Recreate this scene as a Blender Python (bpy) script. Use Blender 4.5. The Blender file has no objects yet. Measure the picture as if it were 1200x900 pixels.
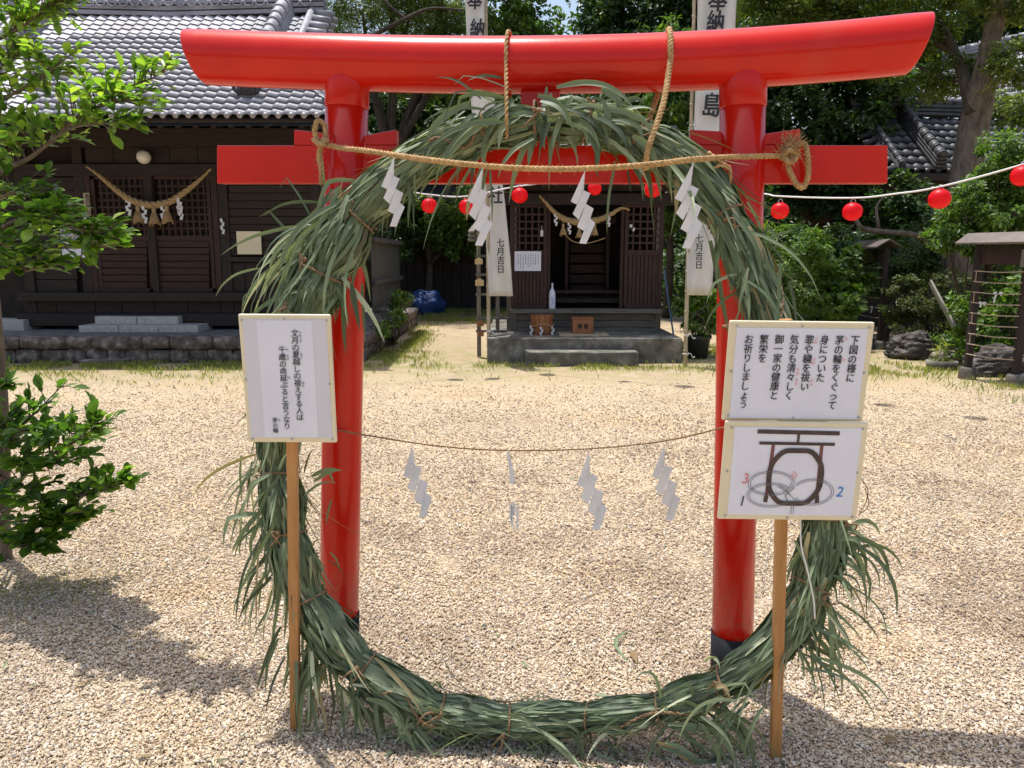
import bpy, bmesh, math, random
import numpy as np
from mathutils import Vector, Matrix, Euler, noise
random.seed(7); rng = np.random.default_rng(7)
scene = bpy.context.scene
COL = scene.collection
R = math.radians

# ------------------------------------------------------------------ camera, world, sun
PITCH = math.atan(148/900); CS, SN = math.cos(PITCH), math.sin(PITCH); CAMH = 1.5
cam_d = bpy.data.cameras.new('camera'); cam = bpy.data.objects.new('camera', cam_d); COL.objects.link(cam)
cam.location = (0, 0, CAMH); cam.rotation_euler = (math.pi/2 - PITCH, 0, 0)
cam_d.sensor_width = 36; cam_d.lens = 27; cam_d.clip_end = 500; cam_d.clip_start = 0.05
scene.camera = cam

SUNV = Vector((-0.155, 0.19, 1.0)).normalized()
world = bpy.data.worlds.new('World'); scene.world = world; world.use_nodes = True
wn = world.node_tree; bg = wn.nodes['Background']
sky = wn.nodes.new('ShaderNodeTexSky'); sky.sky_type = 'NISHITA'; sky.sun_disc = False
sky.sun_elevation = math.asin(SUNV.z); sky.sun_rotation = math.atan2(SUNV.x, SUNV.y)
sky.air_density = 1.3; sky.dust_density = 3.5; sky.ozone_density = 1.0
wn.links.new(sky.outputs[0], bg.inputs[0]); bg.inputs[1].default_value = 0.15
sd = bpy.data.lights.new('sun', 'SUN'); sd.energy = 4.2; sd.angle = R(0.53); sd.color = (1.0, 0.97, 0.92)
sun = bpy.data.objects.new('sun', sd); COL.objects.link(sun)
sun.rotation_euler = SUNV.to_track_quat('Z', 'Y').to_euler()
scene.view_settings.view_transform = 'Standard'; scene.view_settings.look = 'None'
scene.view_settings.exposure = 0.32; scene.view_settings.gamma = 1
scene.cycles.max_bounces = 6; scene.cycles.diffuse_bounces = 3; scene.cycles.glossy_bounces = 3
scene.cycles.transparent_max_bounces = 6; scene.cycles.caustics_reflective = False; scene.cycles.caustics_refractive = False

# ------------------------------------------------------------------ photograph pixel (1200x900) -> world
def ray(u, v):
    a, b = (u-600)/900, (450-v)/900
    return Vector((a, CS + b*SN, -SN + b*CS))
def P(u, v, Y):
    d = ray(u, v); t = Y/d.y
    return Vector((d.x*t, Y, CAMH + d.z*t))
def G(u, v, z=0.0):
    d = ray(u, v); t = (z-CAMH)/d.z
    return Vector((d.x*t, d.y*t, z))
TM = 0.107
def T(u, v, Y0=2.68):            # on the torii's own (slightly turned) vertical plane
    d = ray(u, v); t = Y0/(d.y + TM*d.x)
    return Vector((d.x*t, d.y*t, CAMH + d.z*t))
def pxm(Y, z=1.5):               # metres per photo pixel at that place
    return (Y*CS + (CAMH-z)*SN)/900

# ------------------------------------------------------------------ materials
def mat_new(name):
    m = bpy.data.materials.new(name); m.use_nodes = True
    nt = m.node_tree; return m, nt, nt.nodes['Principled BSDF']
def nd(nt, t, **k):
    n = nt.nodes.new(t)
    for a, b in k.items(): setattr(n, a, b)
    return n
def ramp(nt, stops):
    r = nd(nt, 'ShaderNodeValToRGB'); e = r.color_ramp.elements
    while len(e) < len(stops): e.new(0.5)
    for i, (p, c) in enumerate(stops):
        e[i].position = p; e[i].color = (*c, 1)
    return r
def noisy(name, c1, c2, scale=8, rough=0.7, bump=0.2, stretch=(1, 1, 1), detail=6, rough2=None, metal=0, coord='Object', dist=0.02, c3=None, coat=0, spec=0.5):
    m, nt, p = mat_new(name)
    tc = nd(nt, 'ShaderNodeTexCoord'); mp = nd(nt, 'ShaderNodeMapping'); mp.inputs['Scale'].default_value = stretch
    nt.links.new(tc.outputs[coord], mp.inputs[0])
    n = nd(nt, 'ShaderNodeTexNoise'); n.inputs['Scale'].default_value = scale; n.inputs['Detail'].default_value = detail; n.inputs['Roughness'].default_value = 0.62
    nt.links.new(mp.outputs[0], n.inputs['Vector'])
    st = [(0.3, c1), (0.7, c2)] if c3 is None else [(0.28, c1), (0.5, c2), (0.72, c3)]
    r = ramp(nt, st); nt.links.new(n.outputs['Fac'], r.inputs[0]); nt.links.new(r.outputs[0], p.inputs['Base Color'])
    p.inputs['Roughness'].default_value = rough; p.inputs['Metallic'].default_value = metal
    p.inputs['Specular IOR Level'].default_value = spec
    if coat: p.inputs['Coat Weight'].default_value = coat; p.inputs['Coat Roughness'].default_value = 0.08
    if rough2 is not None:
        mr = nd(nt, 'ShaderNodeMapRange'); mr.inputs[3].default_value = rough; mr.inputs[4].default_value = rough2
        nt.links.new(n.outputs['Fac'], mr.inputs[0]); nt.links.new(mr.outputs[0], p.inputs['Roughness'])
    if bump:
        b = nd(nt, 'ShaderNodeBump'); b.inputs['Strength'].default_value = bump; b.inputs['Distance'].default_value = dist
        nt.links.new(n.outputs['Fac'], b.inputs['Height']); nt.links.new(b.outputs[0], p.inputs['Normal'])
    return m
def wood(name, c1, c2, axis='Z', scale=3, rough=0.75, bump=0.3):
    s = {'X': (1.2, 14, 14), 'Y': (14, 1.2, 14), 'Z': (14, 14, 1.2)}[axis]
    return noisy(name, c1, c2, scale=scale, rough=rough, bump=bump, stretch=s, dist=0.01)
def leafmat(name, stops, rough=0.45, trans=0.35, tboost=1.6):
    m, nt, p = mat_new(name)
    at = nd(nt, 'ShaderNodeAttribute'); at.attribute_name = 'rnd'
    r = ramp(nt, stops); nt.links.new(at.outputs['Fac'], r.inputs[0])
    nt.links.new(r.outputs[0], p.inputs['Base Color']); p.inputs['Roughness'].default_value = rough
    p.inputs['Specular IOR Level'].default_value = 0.4
    tr = nd(nt, 'ShaderNodeBsdfTranslucent'); mx = nd(nt, 'ShaderNodeMixShader'); mx.inputs[0].default_value = trans
    g = nd(nt, 'ShaderNodeMix'); g.data_type = 'RGBA'; g.blend_type = 'MULTIPLY'; g.inputs[0].default_value = 1
    g.inputs['B'].default_value = (tboost*1.15, tboost*1.25, tboost*0.45, 1)
    nt.links.new(r.outputs[0], g.inputs['A']); nt.links.new(g.outputs['Result'], tr.inputs[0])
    out = nt.nodes['Material Output']
    nt.links.new(p.outputs[0], mx.inputs[1]); nt.links.new(tr.outputs[0], mx.inputs[2]); nt.links.new(mx.outputs[0], out.inputs[0])
    return m

M = {}
def red_paint():
    m, nt, p = mat_new('vermilion_paint')
    tc = nd(nt, 'ShaderNodeTexCoord'); n = nd(nt, 'ShaderNodeTexNoise'); n.inputs['Scale'].default_value = 5; n.inputs['Detail'].default_value = 5
    nt.links.new(tc.outputs['Object'], n.inputs['Vector'])
    r = ramp(nt, [(0.3, (0.56, 0.010, 0.004)), (0.7, (0.65, 0.018, 0.006))]); nt.links.new(n.outputs[0], r.inputs[0])
    geo = nd(nt, 'ShaderNodeNewGeometry'); sx = nd(nt, 'ShaderNodeSeparateXYZ'); nt.links.new(geo.outputs['Position'], sx.inputs[0])
    zr = nd(nt, 'ShaderNodeMapRange'); zr.inputs[1].default_value = 0.45; zr.inputs[2].default_value = 0.12; nt.links.new(sx.outputs['Z'], zr.inputs[0])
    n3 = nd(nt, 'ShaderNodeTexNoise'); n3.inputs['Scale'].default_value = 38; n3.inputs['Detail'].default_value = 8; nt.links.new(geo.outputs['Position'], n3.inputs['Vector'])
    n4 = nd(nt, 'ShaderNodeTexNoise'); n4.inputs['Scale'].default_value = 2.2; n4.inputs['Detail'].default_value = 9; n4.inputs['Distortion'].default_value = 1.2; nt.links.new(geo.outputs['Position'], n4.inputs['Vector'])
    s1 = nd(nt, 'ShaderNodeMapRange'); s1.inputs[1].default_value = 0.5; s1.inputs[2].default_value = 0.62; nt.links.new(n3.outputs[0], s1.inputs[0])
    s2 = nd(nt, 'ShaderNodeMapRange'); s2.inputs[1].default_value = 0.60; s2.inputs[2].default_value = 0.78; s2.inputs[4].default_value = 0.35; nt.links.new(n4.outputs[0], s2.inputs[0])
    m1 = nd(nt, 'ShaderNodeMath'); m1.operation = 'MULTIPLY'; nt.links.new(zr.outputs[0], m1.inputs[0]); nt.links.new(s1.outputs[0], m1.inputs[1])
    m2 = nd(nt, 'ShaderNodeMath'); m2.operation = 'MAXIMUM'; nt.links.new(m1.outputs[0], m2.inputs[0]); nt.links.new(s2.outputs[0], m2.inputs[1])
    m3 = nd(nt, 'ShaderNodeMath'); m3.operation = 'MULTIPLY'; m3.inputs[1].default_value = 0.55; nt.links.new(m2.outputs[0], m3.inputs[0])
    dm = nd(nt, 'ShaderNodeMix'); dm.data_type = 'RGBA'; nt.links.new(m3.outputs[0], dm.inputs[0]); nt.links.new(r.outputs[0], dm.inputs['A']); dm.inputs['B'].default_value = (0.46, 0.10, 0.05, 1)
    nt.links.new(dm.outputs['Result'], p.inputs['Base Color'])
    n2 = nd(nt, 'ShaderNodeTexNoise'); n2.inputs['Scale'].default_value = 60; n2.inputs['Detail'].default_value = 4
    nt.links.new(tc.outputs['Object'], n2.inputs['Vector'])
    mr = nd(nt, 'ShaderNodeMapRange'); mr.inputs[3].default_value = 0.16; mr.inputs[4].default_value = 0.3
    nt.links.new(n.outputs[0], mr.inputs[0]); nt.links.new(mr.outputs[0], p.inputs['Roughness'])
    b = nd(nt, 'ShaderNodeBump'); b.inputs['Strength'].default_value = 0.06; b.inputs['Distance'].default_value = 0.004
    nt.links.new(n2.outputs[0], b.inputs['Height']); nt.links.new(b.outputs[0], p.inputs['Normal'])
    p.inputs['Coat Weight'].default_value = 0.15; p.inputs['Coat Roughness'].default_value = 0.06; p.inputs['Specular IOR Level'].default_value = 0.28
    return m
M['red'] = red_paint()
M['black'] = noisy('black_paint', (0.006, 0.007, 0.010), (0.018, 0.019, 0.024), 12, 0.6, 0.1, spec=0.25)
M['darkwood'] = wood('dark_aged_wood', (0.009, 0.0055, 0.005), (0.034, 0.019, 0.015), 'Z')
M['darkwood_h'] = wood('dark_aged_wood_across', (0.009, 0.0055, 0.005), (0.034, 0.019, 0.015), 'X')
M['redwood'] = wood('reddish_brown_wood', (0.020, 0.009, 0.007), (0.058, 0.026, 0.019), 'Z')
M['redwood_h'] = wood('reddish_brown_wood_across', (0.020, 0.009, 0.007), (0.058, 0.026, 0.019), 'X')
M['greywood'] = wood('weathered_grey_wood', (0.09, 0.078, 0.065), (0.22, 0.19, 0.155), 'Z')
M['greywood_h'] = wood('weathered_grey_wood_across', (0.08, 0.072, 0.062), (0.20, 0.18, 0.15), 'X')
M['lightwood'] = wood('pale_new_wood', (0.50, 0.35, 0.18), (0.66, 0.48, 0.27), 'Z')
M['stake'] = wood('orange_cedar_stake', (0.33, 0.15, 0.045), (0.52, 0.26, 0.09), 'Z', rough=0.5)
M['boxwood'] = wood('varnished_brown_wood', (0.17, 0.06, 0.025), (0.33, 0.13, 0.05), 'Z', rough=0.45)
M['concrete'] = noisy('stained_concrete', (0.045, 0.041, 0.034), (0.14, 0.13, 0.108), 4, 0.9, 0.6, detail=12, c3=(0.36, 0.34, 0.30))
M['granite'] = noisy('pale_granite', (0.34, 0.32, 0.29), (0.58, 0.55, 0.50), 30, 0.8, 0.3, detail=8)
M['stone'] = noisy('mossy_wall_stone', (0.035, 0.028, 0.025), (0.14, 0.11, 0.095), 7, 0.9, 1.0, detail=12, c3=(0.42, 0.37, 0.33), dist=0.04)
M['rock'] = noisy('garden_rock', (0.02, 0.017, 0.016), (0.09, 0.078, 0.07), 6, 0.9, 1.0, detail=14, stretch=(1, 1.4, 3.0), c3=(0.30, 0.27, 0.24), dist=0.14)
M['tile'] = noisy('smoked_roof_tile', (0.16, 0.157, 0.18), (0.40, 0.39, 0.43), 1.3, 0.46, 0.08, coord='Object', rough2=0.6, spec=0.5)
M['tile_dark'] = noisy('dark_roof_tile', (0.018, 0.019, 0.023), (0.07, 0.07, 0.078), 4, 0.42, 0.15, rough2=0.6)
M['paper'] = noisy('white_paper', (0.68, 0.70, 0.83), (0.76, 0.78, 0.90), 6, 0.6, 0.15, dist=0.004)
M['sleeve'] = noisy('lavender_backing', (0.60, 0.60, 0.70), (0.66, 0.66, 0.76), 3, 0.25, 0.05)
M['cream'] = noisy('cream_board', (0.70, 0.62, 0.43), (0.78, 0.70, 0.52), 5, 0.35, 0.05)
M['shide'] = noisy('folded_white_paper', (0.80, 0.80, 0.83), (0.88, 0.88, 0.91), 8, 0.7, 0.1, dist=0.003)
M['cloth'] = noisy('white_banner_cloth', (0.72, 0.71, 0.69), (0.84, 0.83, 0.81), 3, 0.85, 0.3, stretch=(3, 3, 1), dist=0.02)
M['ink'] = noisy('black_ink', (0.012, 0.011, 0.016), (0.03, 0.027, 0.035), 20, 0.6, 0)
M['redink'] = noisy('pale_red_ink', (0.70, 0.16, 0.16), (0.75, 0.25, 0.24), 20, 0.6, 0)
M['blueink'] = noisy('blue_ink', (0.03, 0.19, 0.55), (0.06, 0.25, 0.6), 20, 0.6, 0)
M['greyink'] = noisy('grey_ink', (0.10, 0.10, 0.12), (0.2, 0.2, 0.22), 20, 0.6, 0)
M['brownink'] = noisy('dark_brown_ink', (0.025, 0.02, 0.018), (0.09, 0.055, 0.05), 40, 0.6, 0)
M['redbrownink'] = noisy('red_brown_ink', (0.15, 0.045, 0.05), (0.24, 0.09, 0.09), 40, 0.6, 0)
M['rope'] = noisy('straw_rope', (0.30, 0.17, 0.065), (0.62, 0.41, 0.19), 60, 0.85, 0.5, dist=0.004)
M['twine'] = noisy('brown_twine', (0.15, 0.085, 0.045), (0.36, 0.23, 0.12), 60, 0.85, 0.5, dist=0.004)
M['straw'] = noisy('pale_straw', (0.26, 0.165, 0.075), (0.50, 0.35, 0.18), 40, 0.85, 0.4, dist=0.004, stretch=(4, 4, 1))
M['whitecord'] = noisy('white_cord', (0.72, 0.72, 0.72), (0.85, 0.85, 0.85), 40, 0.6, 0.1)
M['pin'] = noisy('steel_pin', (0.35, 0.35, 0.36), (0.5, 0.5, 0.5), 20, 0.3, 0, metal=0.8)
M['wire'] = noisy('rusty_wire', (0.32, 0.24, 0.16), (0.5, 0.40, 0.3), 30, 0.6, 0)
M['bamboo'] = noisy('dry_bamboo', (0.30, 0.23, 0.14), (0.50, 0.42, 0.29), 5, 0.5, 0.15, stretch=(3, 3, 1))
M['bark'] = noisy('grey_bark', (0.05, 0.038, 0.03), (0.15, 0.115, 0.09), 7, 0.9, 0.9, stretch=(2, 2, 0.6), detail=10, c3=(0.22, 0.18, 0.145), dist=0.05)
M['darkbark'] = noisy('dark_bark', (0.03, 0.022, 0.016), (0.11, 0.08, 0.055), 9, 0.9, 0.8, stretch=(2, 2, 0.5), dist=0.03)
M['tarp'] = noisy('blue_tarpaulin', (0.006, 0.03, 0.13), (0.015, 0.065, 0.24), 5, 0.5, 1.0, dist=0.08)
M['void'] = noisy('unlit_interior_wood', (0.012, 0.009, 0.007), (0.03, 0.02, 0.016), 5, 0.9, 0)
M['plaster'] = noisy('lamp_globe', (0.72, 0.70, 0.66), (0.8, 0.78, 0.74), 5, 0.3, 0)
M['ceramic'] = noisy('white_ceramic', (0.55, 0.58, 0.72), (0.72, 0.74, 0.84), 15, 0.2, 0, coat=0.5)
M['pot'] = noisy('black_plastic', (0.015, 0.015, 0.016), (0.03, 0.03, 0.03), 10, 0.5, 0)
M['metalroof'] = noisy('brown_sheet_metal', (0.09, 0.068, 0.058), (0.17, 0.135, 0.115), 6, 0.5, 0.1)  # base colour darkened to carry the tree shade over the racks
M['bluepole'] = noisy('blue_pipe', (0.05, 0.12, 0.2), (0.1, 0.2, 0.3), 10, 0.4, 0)
def lantern_mat():
    m, nt, p = mat_new('red_lantern_paper')
    p.inputs['Base Color'].default_value = (0.78, 0.006, 0.02, 1); p.inputs['Roughness'].default_value = 0.4
    tr = nd(nt, 'ShaderNodeBsdfTranslucent'); tr.inputs[0].default_value = (1.0, 0.01, 0.03, 1)
    mx = nd(nt, 'ShaderNodeMixShader'); mx.inputs[0].default_value = 0.5
    nt.links.new(p.outputs[0], mx.inputs[1]); nt.links.new(tr.outputs[0], mx.inputs[2]); nt.links.new(mx.outputs[0], nt.nodes['Material Output'].inputs[0])
    return m
M['lantern'] = lantern_mat()
def see_light(m, col, f):      # thin sheet: some light comes through
    nt = m.node_tree; p = nt.nodes['Principled BSDF']; tr = nd(nt, 'ShaderNodeBsdfTranslucent'); tr.inputs[0].default_value = (*col, 1)
    mx = nd(nt, 'ShaderNodeMixShader'); mx.inputs[0].default_value = f; nt.links.new(p.outputs[0], mx.inputs[1]); nt.links.new(tr.outputs[0], mx.inputs[2]); nt.links.new(mx.outputs[0], nt.nodes['Material Output'].inputs[0])
see_light(M['shide'], (.86, .86, .88), .35); see_light(M['cloth'], (.82, .81, .79), .35)
def photo_mat():
    m, nt, p = mat_new('poster_print')
    tc = nd(nt, 'ShaderNodeTexCoord'); n = nd(nt, 'ShaderNodeTexNoise'); n.inputs['Scale'].default_value = 14; n.inputs['Distortion'].default_value = 1.5
    nt.links.new(tc.outputs['Object'], n.inputs['Vector'])
    r = ramp(nt, [(0.35, (0.07, 0.06, 0.16)), (0.5, (0.35, 0.35, 0.5)), (0.62, (0.75, 0.75, 0.8))]); nt.links.new(n.outputs[0], r.inputs[0]); nt.links.new(r.outputs[0], p.inputs['Base Color'])
    return m
M['poster'] = photo_mat()
M['blade'] = leafmat('cut_grass_blade', [(0.0, (0.26, 0.18, 0.09)), (0.04, (0.40, 0.33, 0.18)), (0.065, (0.05, 0.07, 0.04)), (0.4, (0.125, 0.17, 0.095)), (0.75, (0.23, 0.29, 0.165)), (0.95, (0.36, 0.42, 0.27)), (1.0, (0.60, 0.62, 0.42))], rough=0.5, trans=0.22, tboost=1.2)
M['leaf_bright'] = leafmat('glossy_tree_leaf', [(0, (0.03, 0.07, 0.015)), (0.45, (0.07, 0.14, 0.025)), (0.8, (0.15, 0.24, 0.04)), (1, (0.26, 0.32, 0.06))], rough=0.34, trans=0.45, tboost=2.2)
M['leaf_dark'] = leafmat('dark_evergreen_leaf', [(0, (0.02, 0.045, 0.012)), (0.6, (0.05, 0.10, 0.025)), (1, (0.11, 0.17, 0.045))], rough=0.4, trans=0.3)
M['leaf_mid'] = leafmat('mid_green_leaf', [(0, (0.04, 0.08, 0.015)), (0.6, (0.095, 0.17, 0.03)), (1, (0.20, 0.29, 0.06))], rough=0.4, trans=0.35, tboost=1.9)
M['leaf_pine'] = leafmat('pine_needle', [(0, (0.05, 0.08, 0.02)), (0.6, (0.12, 0.16, 0.035)), (1, (0.22, 0.25, 0.06))], rough=0.5, trans=0.3, tboost=1.8)
M['leaf_box'] = leafmat('boxwood_leaf', [(0, (0.035, 0.05, 0.012)), (0.6, (0.075, 0.10, 0.025)), (1, (0.16, 0.17, 0.05))], rough=0.5, trans=0.3)
M['grass'] = leafmat('yellowing_grass', [(0, (0.10, 0.16, 0.03)), (0.5, (0.22, 0.25, 0.06)), (1, (0.42, 0.37, 0.14))], rough=0.6, trans=0.35)

# ------------------------------------------------------------------ object helpers
def tag(o, label=None, cat=None, group=None, kind=None):
    if label: o['label'] = label
    if cat: o['category'] = cat
    if group: o['group'] = group
    if kind: o['kind'] = kind
    return o
def thing(name, label, cat, loc=(0, 0, 0), group=None):
    o = bpy.data.objects.new(name, None); COL.objects.link(o); o.location = loc; o.empty_display_size = 0.1
    tag(o, label, cat, group); return o
def link(name, me, m=None, parent=None, smooth=False, bevel=0):
    o = bpy.data.objects.new(name, me); COL.objects.link(o)
    if m is not None and not me.materials: me.materials.append(m)
    if parent is not None:
        o.parent = parent; par = parent; off = Vector()
        while par is not None: off += par.location; par = par.parent
        o.location = -off           # vertices are given in world space; parents are unrotated
    if smooth: me.polygons.foreach_set('use_smooth', [True]*len(me.polygons))
    if bevel:
        b = o.modifiers.new('edge', 'BEVEL'); b.width = bevel; b.segments = 2; b.limit_method = 'ANGLE'; b.angle_limit = R(40)
    return o
class MB:
    def __init__(s): s.v = []; s.f = []; s.rnd = []
    def add(s, vs, fs, r=None):
        k = len(s.v); s.v += [tuple(x) for x in vs]; s.f += [tuple(i+k for i in f) for f in fs]
        if r is not None: s.rnd += [r]*len(vs)
        return s
    def box(s, lo, hi, rot=None, piv=None, jit=0):
        x0, y0, z0 = lo; x1, y1, z1 = hi
        vs = [Vector(p) for p in ((x0,y0,z0),(x1,y0,z0),(x1,y1,z0),(x0,y1,z0),(x0,y0,z1),(x1,y0,z1),(x1,y1,z1),(x0,y1,z1))]
        if jit: vs = [p + Vector([random.uniform(-jit, jit) for _ in range(3)]) for p in vs]
        if rot is not None:
            c = Vector(piv) if piv is not None else (Vector(lo)+Vector(hi))/2
            vs = [c + rot @ (p-c) for p in vs]
        return s.add(vs, [(0,3,2,1),(4,5,6,7),(0,1,5,4),(1,2,6,5),(2,3,7,6),(3,0,4,7)])
    def pbox(s, u0, v0, u1, v1, Y, dep, **k):   # front face on plane Y spanning the photo rectangle
        vm = (v0+v1)/2; a = P(u0, vm, Y); b = P(u1, vm, Y)
        return s.box((a.x, Y, P(0, v1, Y).z), (b.x, Y+dep, P(0, v0, Y).z), **k)
    def beam(s, a, b, w, h, up=Vector((0, 0, 1))):
        a = Vector(a); b = Vector(b); d = (b-a).normalized(); sd_ = d.cross(up)
        if sd_.length < 1e-4: sd_ = Vector((1, 0, 0))
        sd_.normalize(); n = sd_.cross(d)
        vs = []
        for p in (a, b):
            for x, y in ((-1,-1),(1,-1),(1,1),(-1,1)): vs.append(p + sd_*x*w/2 + n*y*h/2)
        return s.add(vs, [(0,1,2,3),(7,6,5,4),(0,4,5,1),(1,5,6,2),(2,6,7,3),(3,7,4,0)])
    def tube(s, path, rad, n=8, caps=True, r=None, sq=1.0):
        path = [Vector(p) for p in path]; m = len(path)
        rads = rad if hasattr(rad, '__len__') else [rad]*m
        t0 = (path[1]-path[0]).normalized()
        nn = t0.orthogonal().normalized(); vs = []
        for i, p in enumerate(path):
            t = (path[min(i+1, m-1)] - path[max(i-1, 0)])
            t = t.normalized() if t.length > 1e-9 else t0
            nn = (nn - t*nn.dot(t)); nn = nn.normalized() if nn.length > 1e-6 else t.orthogonal().normalized()
            b = t.cross(nn)
            for k in range(n):
                a = 2*math.pi*k/n; vs.append(p + (nn*math.cos(a) + b*math.sin(a)*sq)*rads[i])
        fs = [(i*n+k, i*n+(k+1)%n, (i+1)*n+(k+1)%n, (i+1)*n+k) for i in range(m-1) for k in range(n)]
        if caps: fs += [tuple(range(n))[::-1], tuple((m-1)*n+k for k in range(n))]
        return s.add(vs, fs, r)
    def lathe(s, c, prof, n=20, closed=True):
        c = Vector(c); m = len(prof); vs = []
        for r, z in prof:
            for k in range(n):
                a = 2*math.pi*k/n; vs.append(c + Vector((r*math.cos(a), r*math.sin(a), z)))
        fs = [(i*n+k, i*n+(k+1)%n, (i+1)*n+(k+1)%n, (i+1)*n+k) for i in range(m-1) for k in range(n)]
        if closed: fs += [tuple(range(n))[::-1], tuple((m-1)*n+k for k in range(n))]
        return s.add(vs, fs)
    def build(s, name, m, parent=None, smooth=False, bevel=0):
        me = bpy.data.meshes.new(name); me.from_pydata(s.v, [], s.f); me.update()
        if s.rnd and len(s.rnd) == len(s.v):
            me.attributes.new('rnd', 'FLOAT', 'POINT').data.foreach_set('value', s.rnd)
        return link(name, me, m, parent, smooth, bevel)
def crom(pts, n=8):
    pts = [Vector(p) for p in pts]; q = [2*pts[0]-pts[1]] + pts + [2*pts[-1]-pts[-2]]; out = []
    for i in range(1, len(q)-2):
        for k in range(n):
            t = k/n
            out.append(0.5*((2*q[i]) + (q[i+1]-q[i-1])*t + (2*q[i-1]-5*q[i]+4*q[i+1]-q[i+2])*t*t + (3*q[i]-q[i-1]-3*q[i+1]+q[i+2])*t**3))
    out.append(pts[-1]); return out
def resample(path, step):
    d = [0]
    for a, b in zip(path, path[1:]): d.append(d[-1] + (b-a).length)
    n = max(2, int(d[-1]/step)); out = []; j = 0
    for i in range(n+1):
        s = d[-1]*i/n
        while j < len(d)-2 and d[j+1] < s: j += 1
        t = (s-d[j])/max(d[j+1]-d[j], 1e-9); out.append(path[j].lerp(path[j+1], min(max(t, 0), 1)))
    return out
def rope_mb(mb, path, r, pitch=0.045, strands=3, n=6, step=None, fuzz=0, taper=None):
    path = resample([Vector(p) for p in path], step or pitch/8); m = len(path)
    t0 = (path[1]-path[0]).normalized(); nn = t0.orthogonal().normalized(); fr = []; s = 0
    for i, p in enumerate(path):
        t = (path[min(i+1, m-1)]-path[max(i-1, 0)]).normalized(); nn = (nn - t*nn.dot(t)).normalized(); b = t.cross(nn)
        if i: s += (p-path[i-1]).length
        fr.append((p, nn.copy(), b, s))
    for k in range(strands):
        pts = []; rr = []
        for p, a, b, s in fr:
            w = 1 if taper is None else taper(s/fr[-1][3])
            th = 2*math.pi*(s/pitch + k/strands); pts.append(p + (a*math.cos(th)+b*math.sin(th))*r*0.5*w); rr.append(r*0.58*w)
        mb.tube(pts, rr, n)
    for _ in range(fuzz):
        p, a, b, s = random.choice(fr); th = random.uniform(0, 6.28); o = a*math.cos(th)+b*math.sin(th); ln = random.uniform(0.5, 2.6)*r
        q = p + o*r*0.8; e = q + (o + Vector([random.uniform(-1, 1) for _ in range(3)])).normalized()*ln
        sd_ = Vector((0.0006, 0, 0.0006)); mb.add([q-sd_, q+sd_, e], [(0, 1, 2)])
    return mb
def text(s, size, m, name='lettering', parent=None, center=(0, 0, 0), rot=None, line=1.0, shear=0.0, bold=0.0, sx=1.0, vertical=True):
    cu = bpy.data.curves.new(name, 'FONT'); cu.body = '\n'.join(s) if vertical else s; cu.size = size; cu.align_x = 'CENTER'; cu.align_y = 'TOP'
    cu.space_line = line; cu.shear = shear; cu.resolution_u = 3; cu.dimensions = '2D'; cu.fill_mode = 'BOTH'
    o = bpy.data.objects.new('tmp_text', cu); COL.objects.link(o)
    me = bpy.data.meshes.new_from_object(o.evaluated_get(bpy.context.evaluated_depsgraph_get()))
    bpy.data.objects.remove(o); bpy.data.curves.remove(cu)
    me.name = name; me.materials.clear()
    mat = Matrix.Translation(center) @ (rot.to_4x4() if rot is not None else Matrix()) @ Matrix.Rotation(math.pi/2, 4, 'X') @ Matrix.Diagonal((sx, 1, 1, 1))
    for v in me.vertices:
        q = v.co*(1.7/size); w_ = noise.noise_vector(q + Vector((len(s)*3.1, 0, 0))); w2 = noise.noise_vector(q*4.5)
        v.co += Vector((w_.x, w_.y, 0))*size*.045 + Vector((w2.x, w2.y, 0))*size*.014
    if bold:
        bm = bmesh.new()
        for kx, ky, kz in ((0, 0, 0), (1.5, .3, .0002), (.6, 1.1, .0004), (2.2, 1.0, .0006)):
            me2 = me.copy(); me2.transform(Matrix.Translation((bold*size*kx, bold*size*ky, kz))); bm.from_mesh(me2); bpy.data.meshes.remove(me2)
        bm.to_mesh(me); bm.free()
    me.transform(mat)
    return link(name, me, m, parent)
def join_meshes(objs, name):
    bm = bmesh.new()
    for o in objs: bm.from_mesh(o.data)
    me = bpy.data.meshes.new(name); bm.to_mesh(me); bm.free()
    m = objs[0].data.materials[0]; par = objs[0].parent
    for o in objs: bpy.data.objects.remove(o)
    return link(name, me, m, par)
def copy_tree(o, parent=None, dloc=None):
    c = o.copy(); COL.objects.link(c); c.parent = parent
    if dloc is not None: c.location = o.location + dloc
    for ch in list(o.children): copy_tree(ch, c)
    return c

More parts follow.
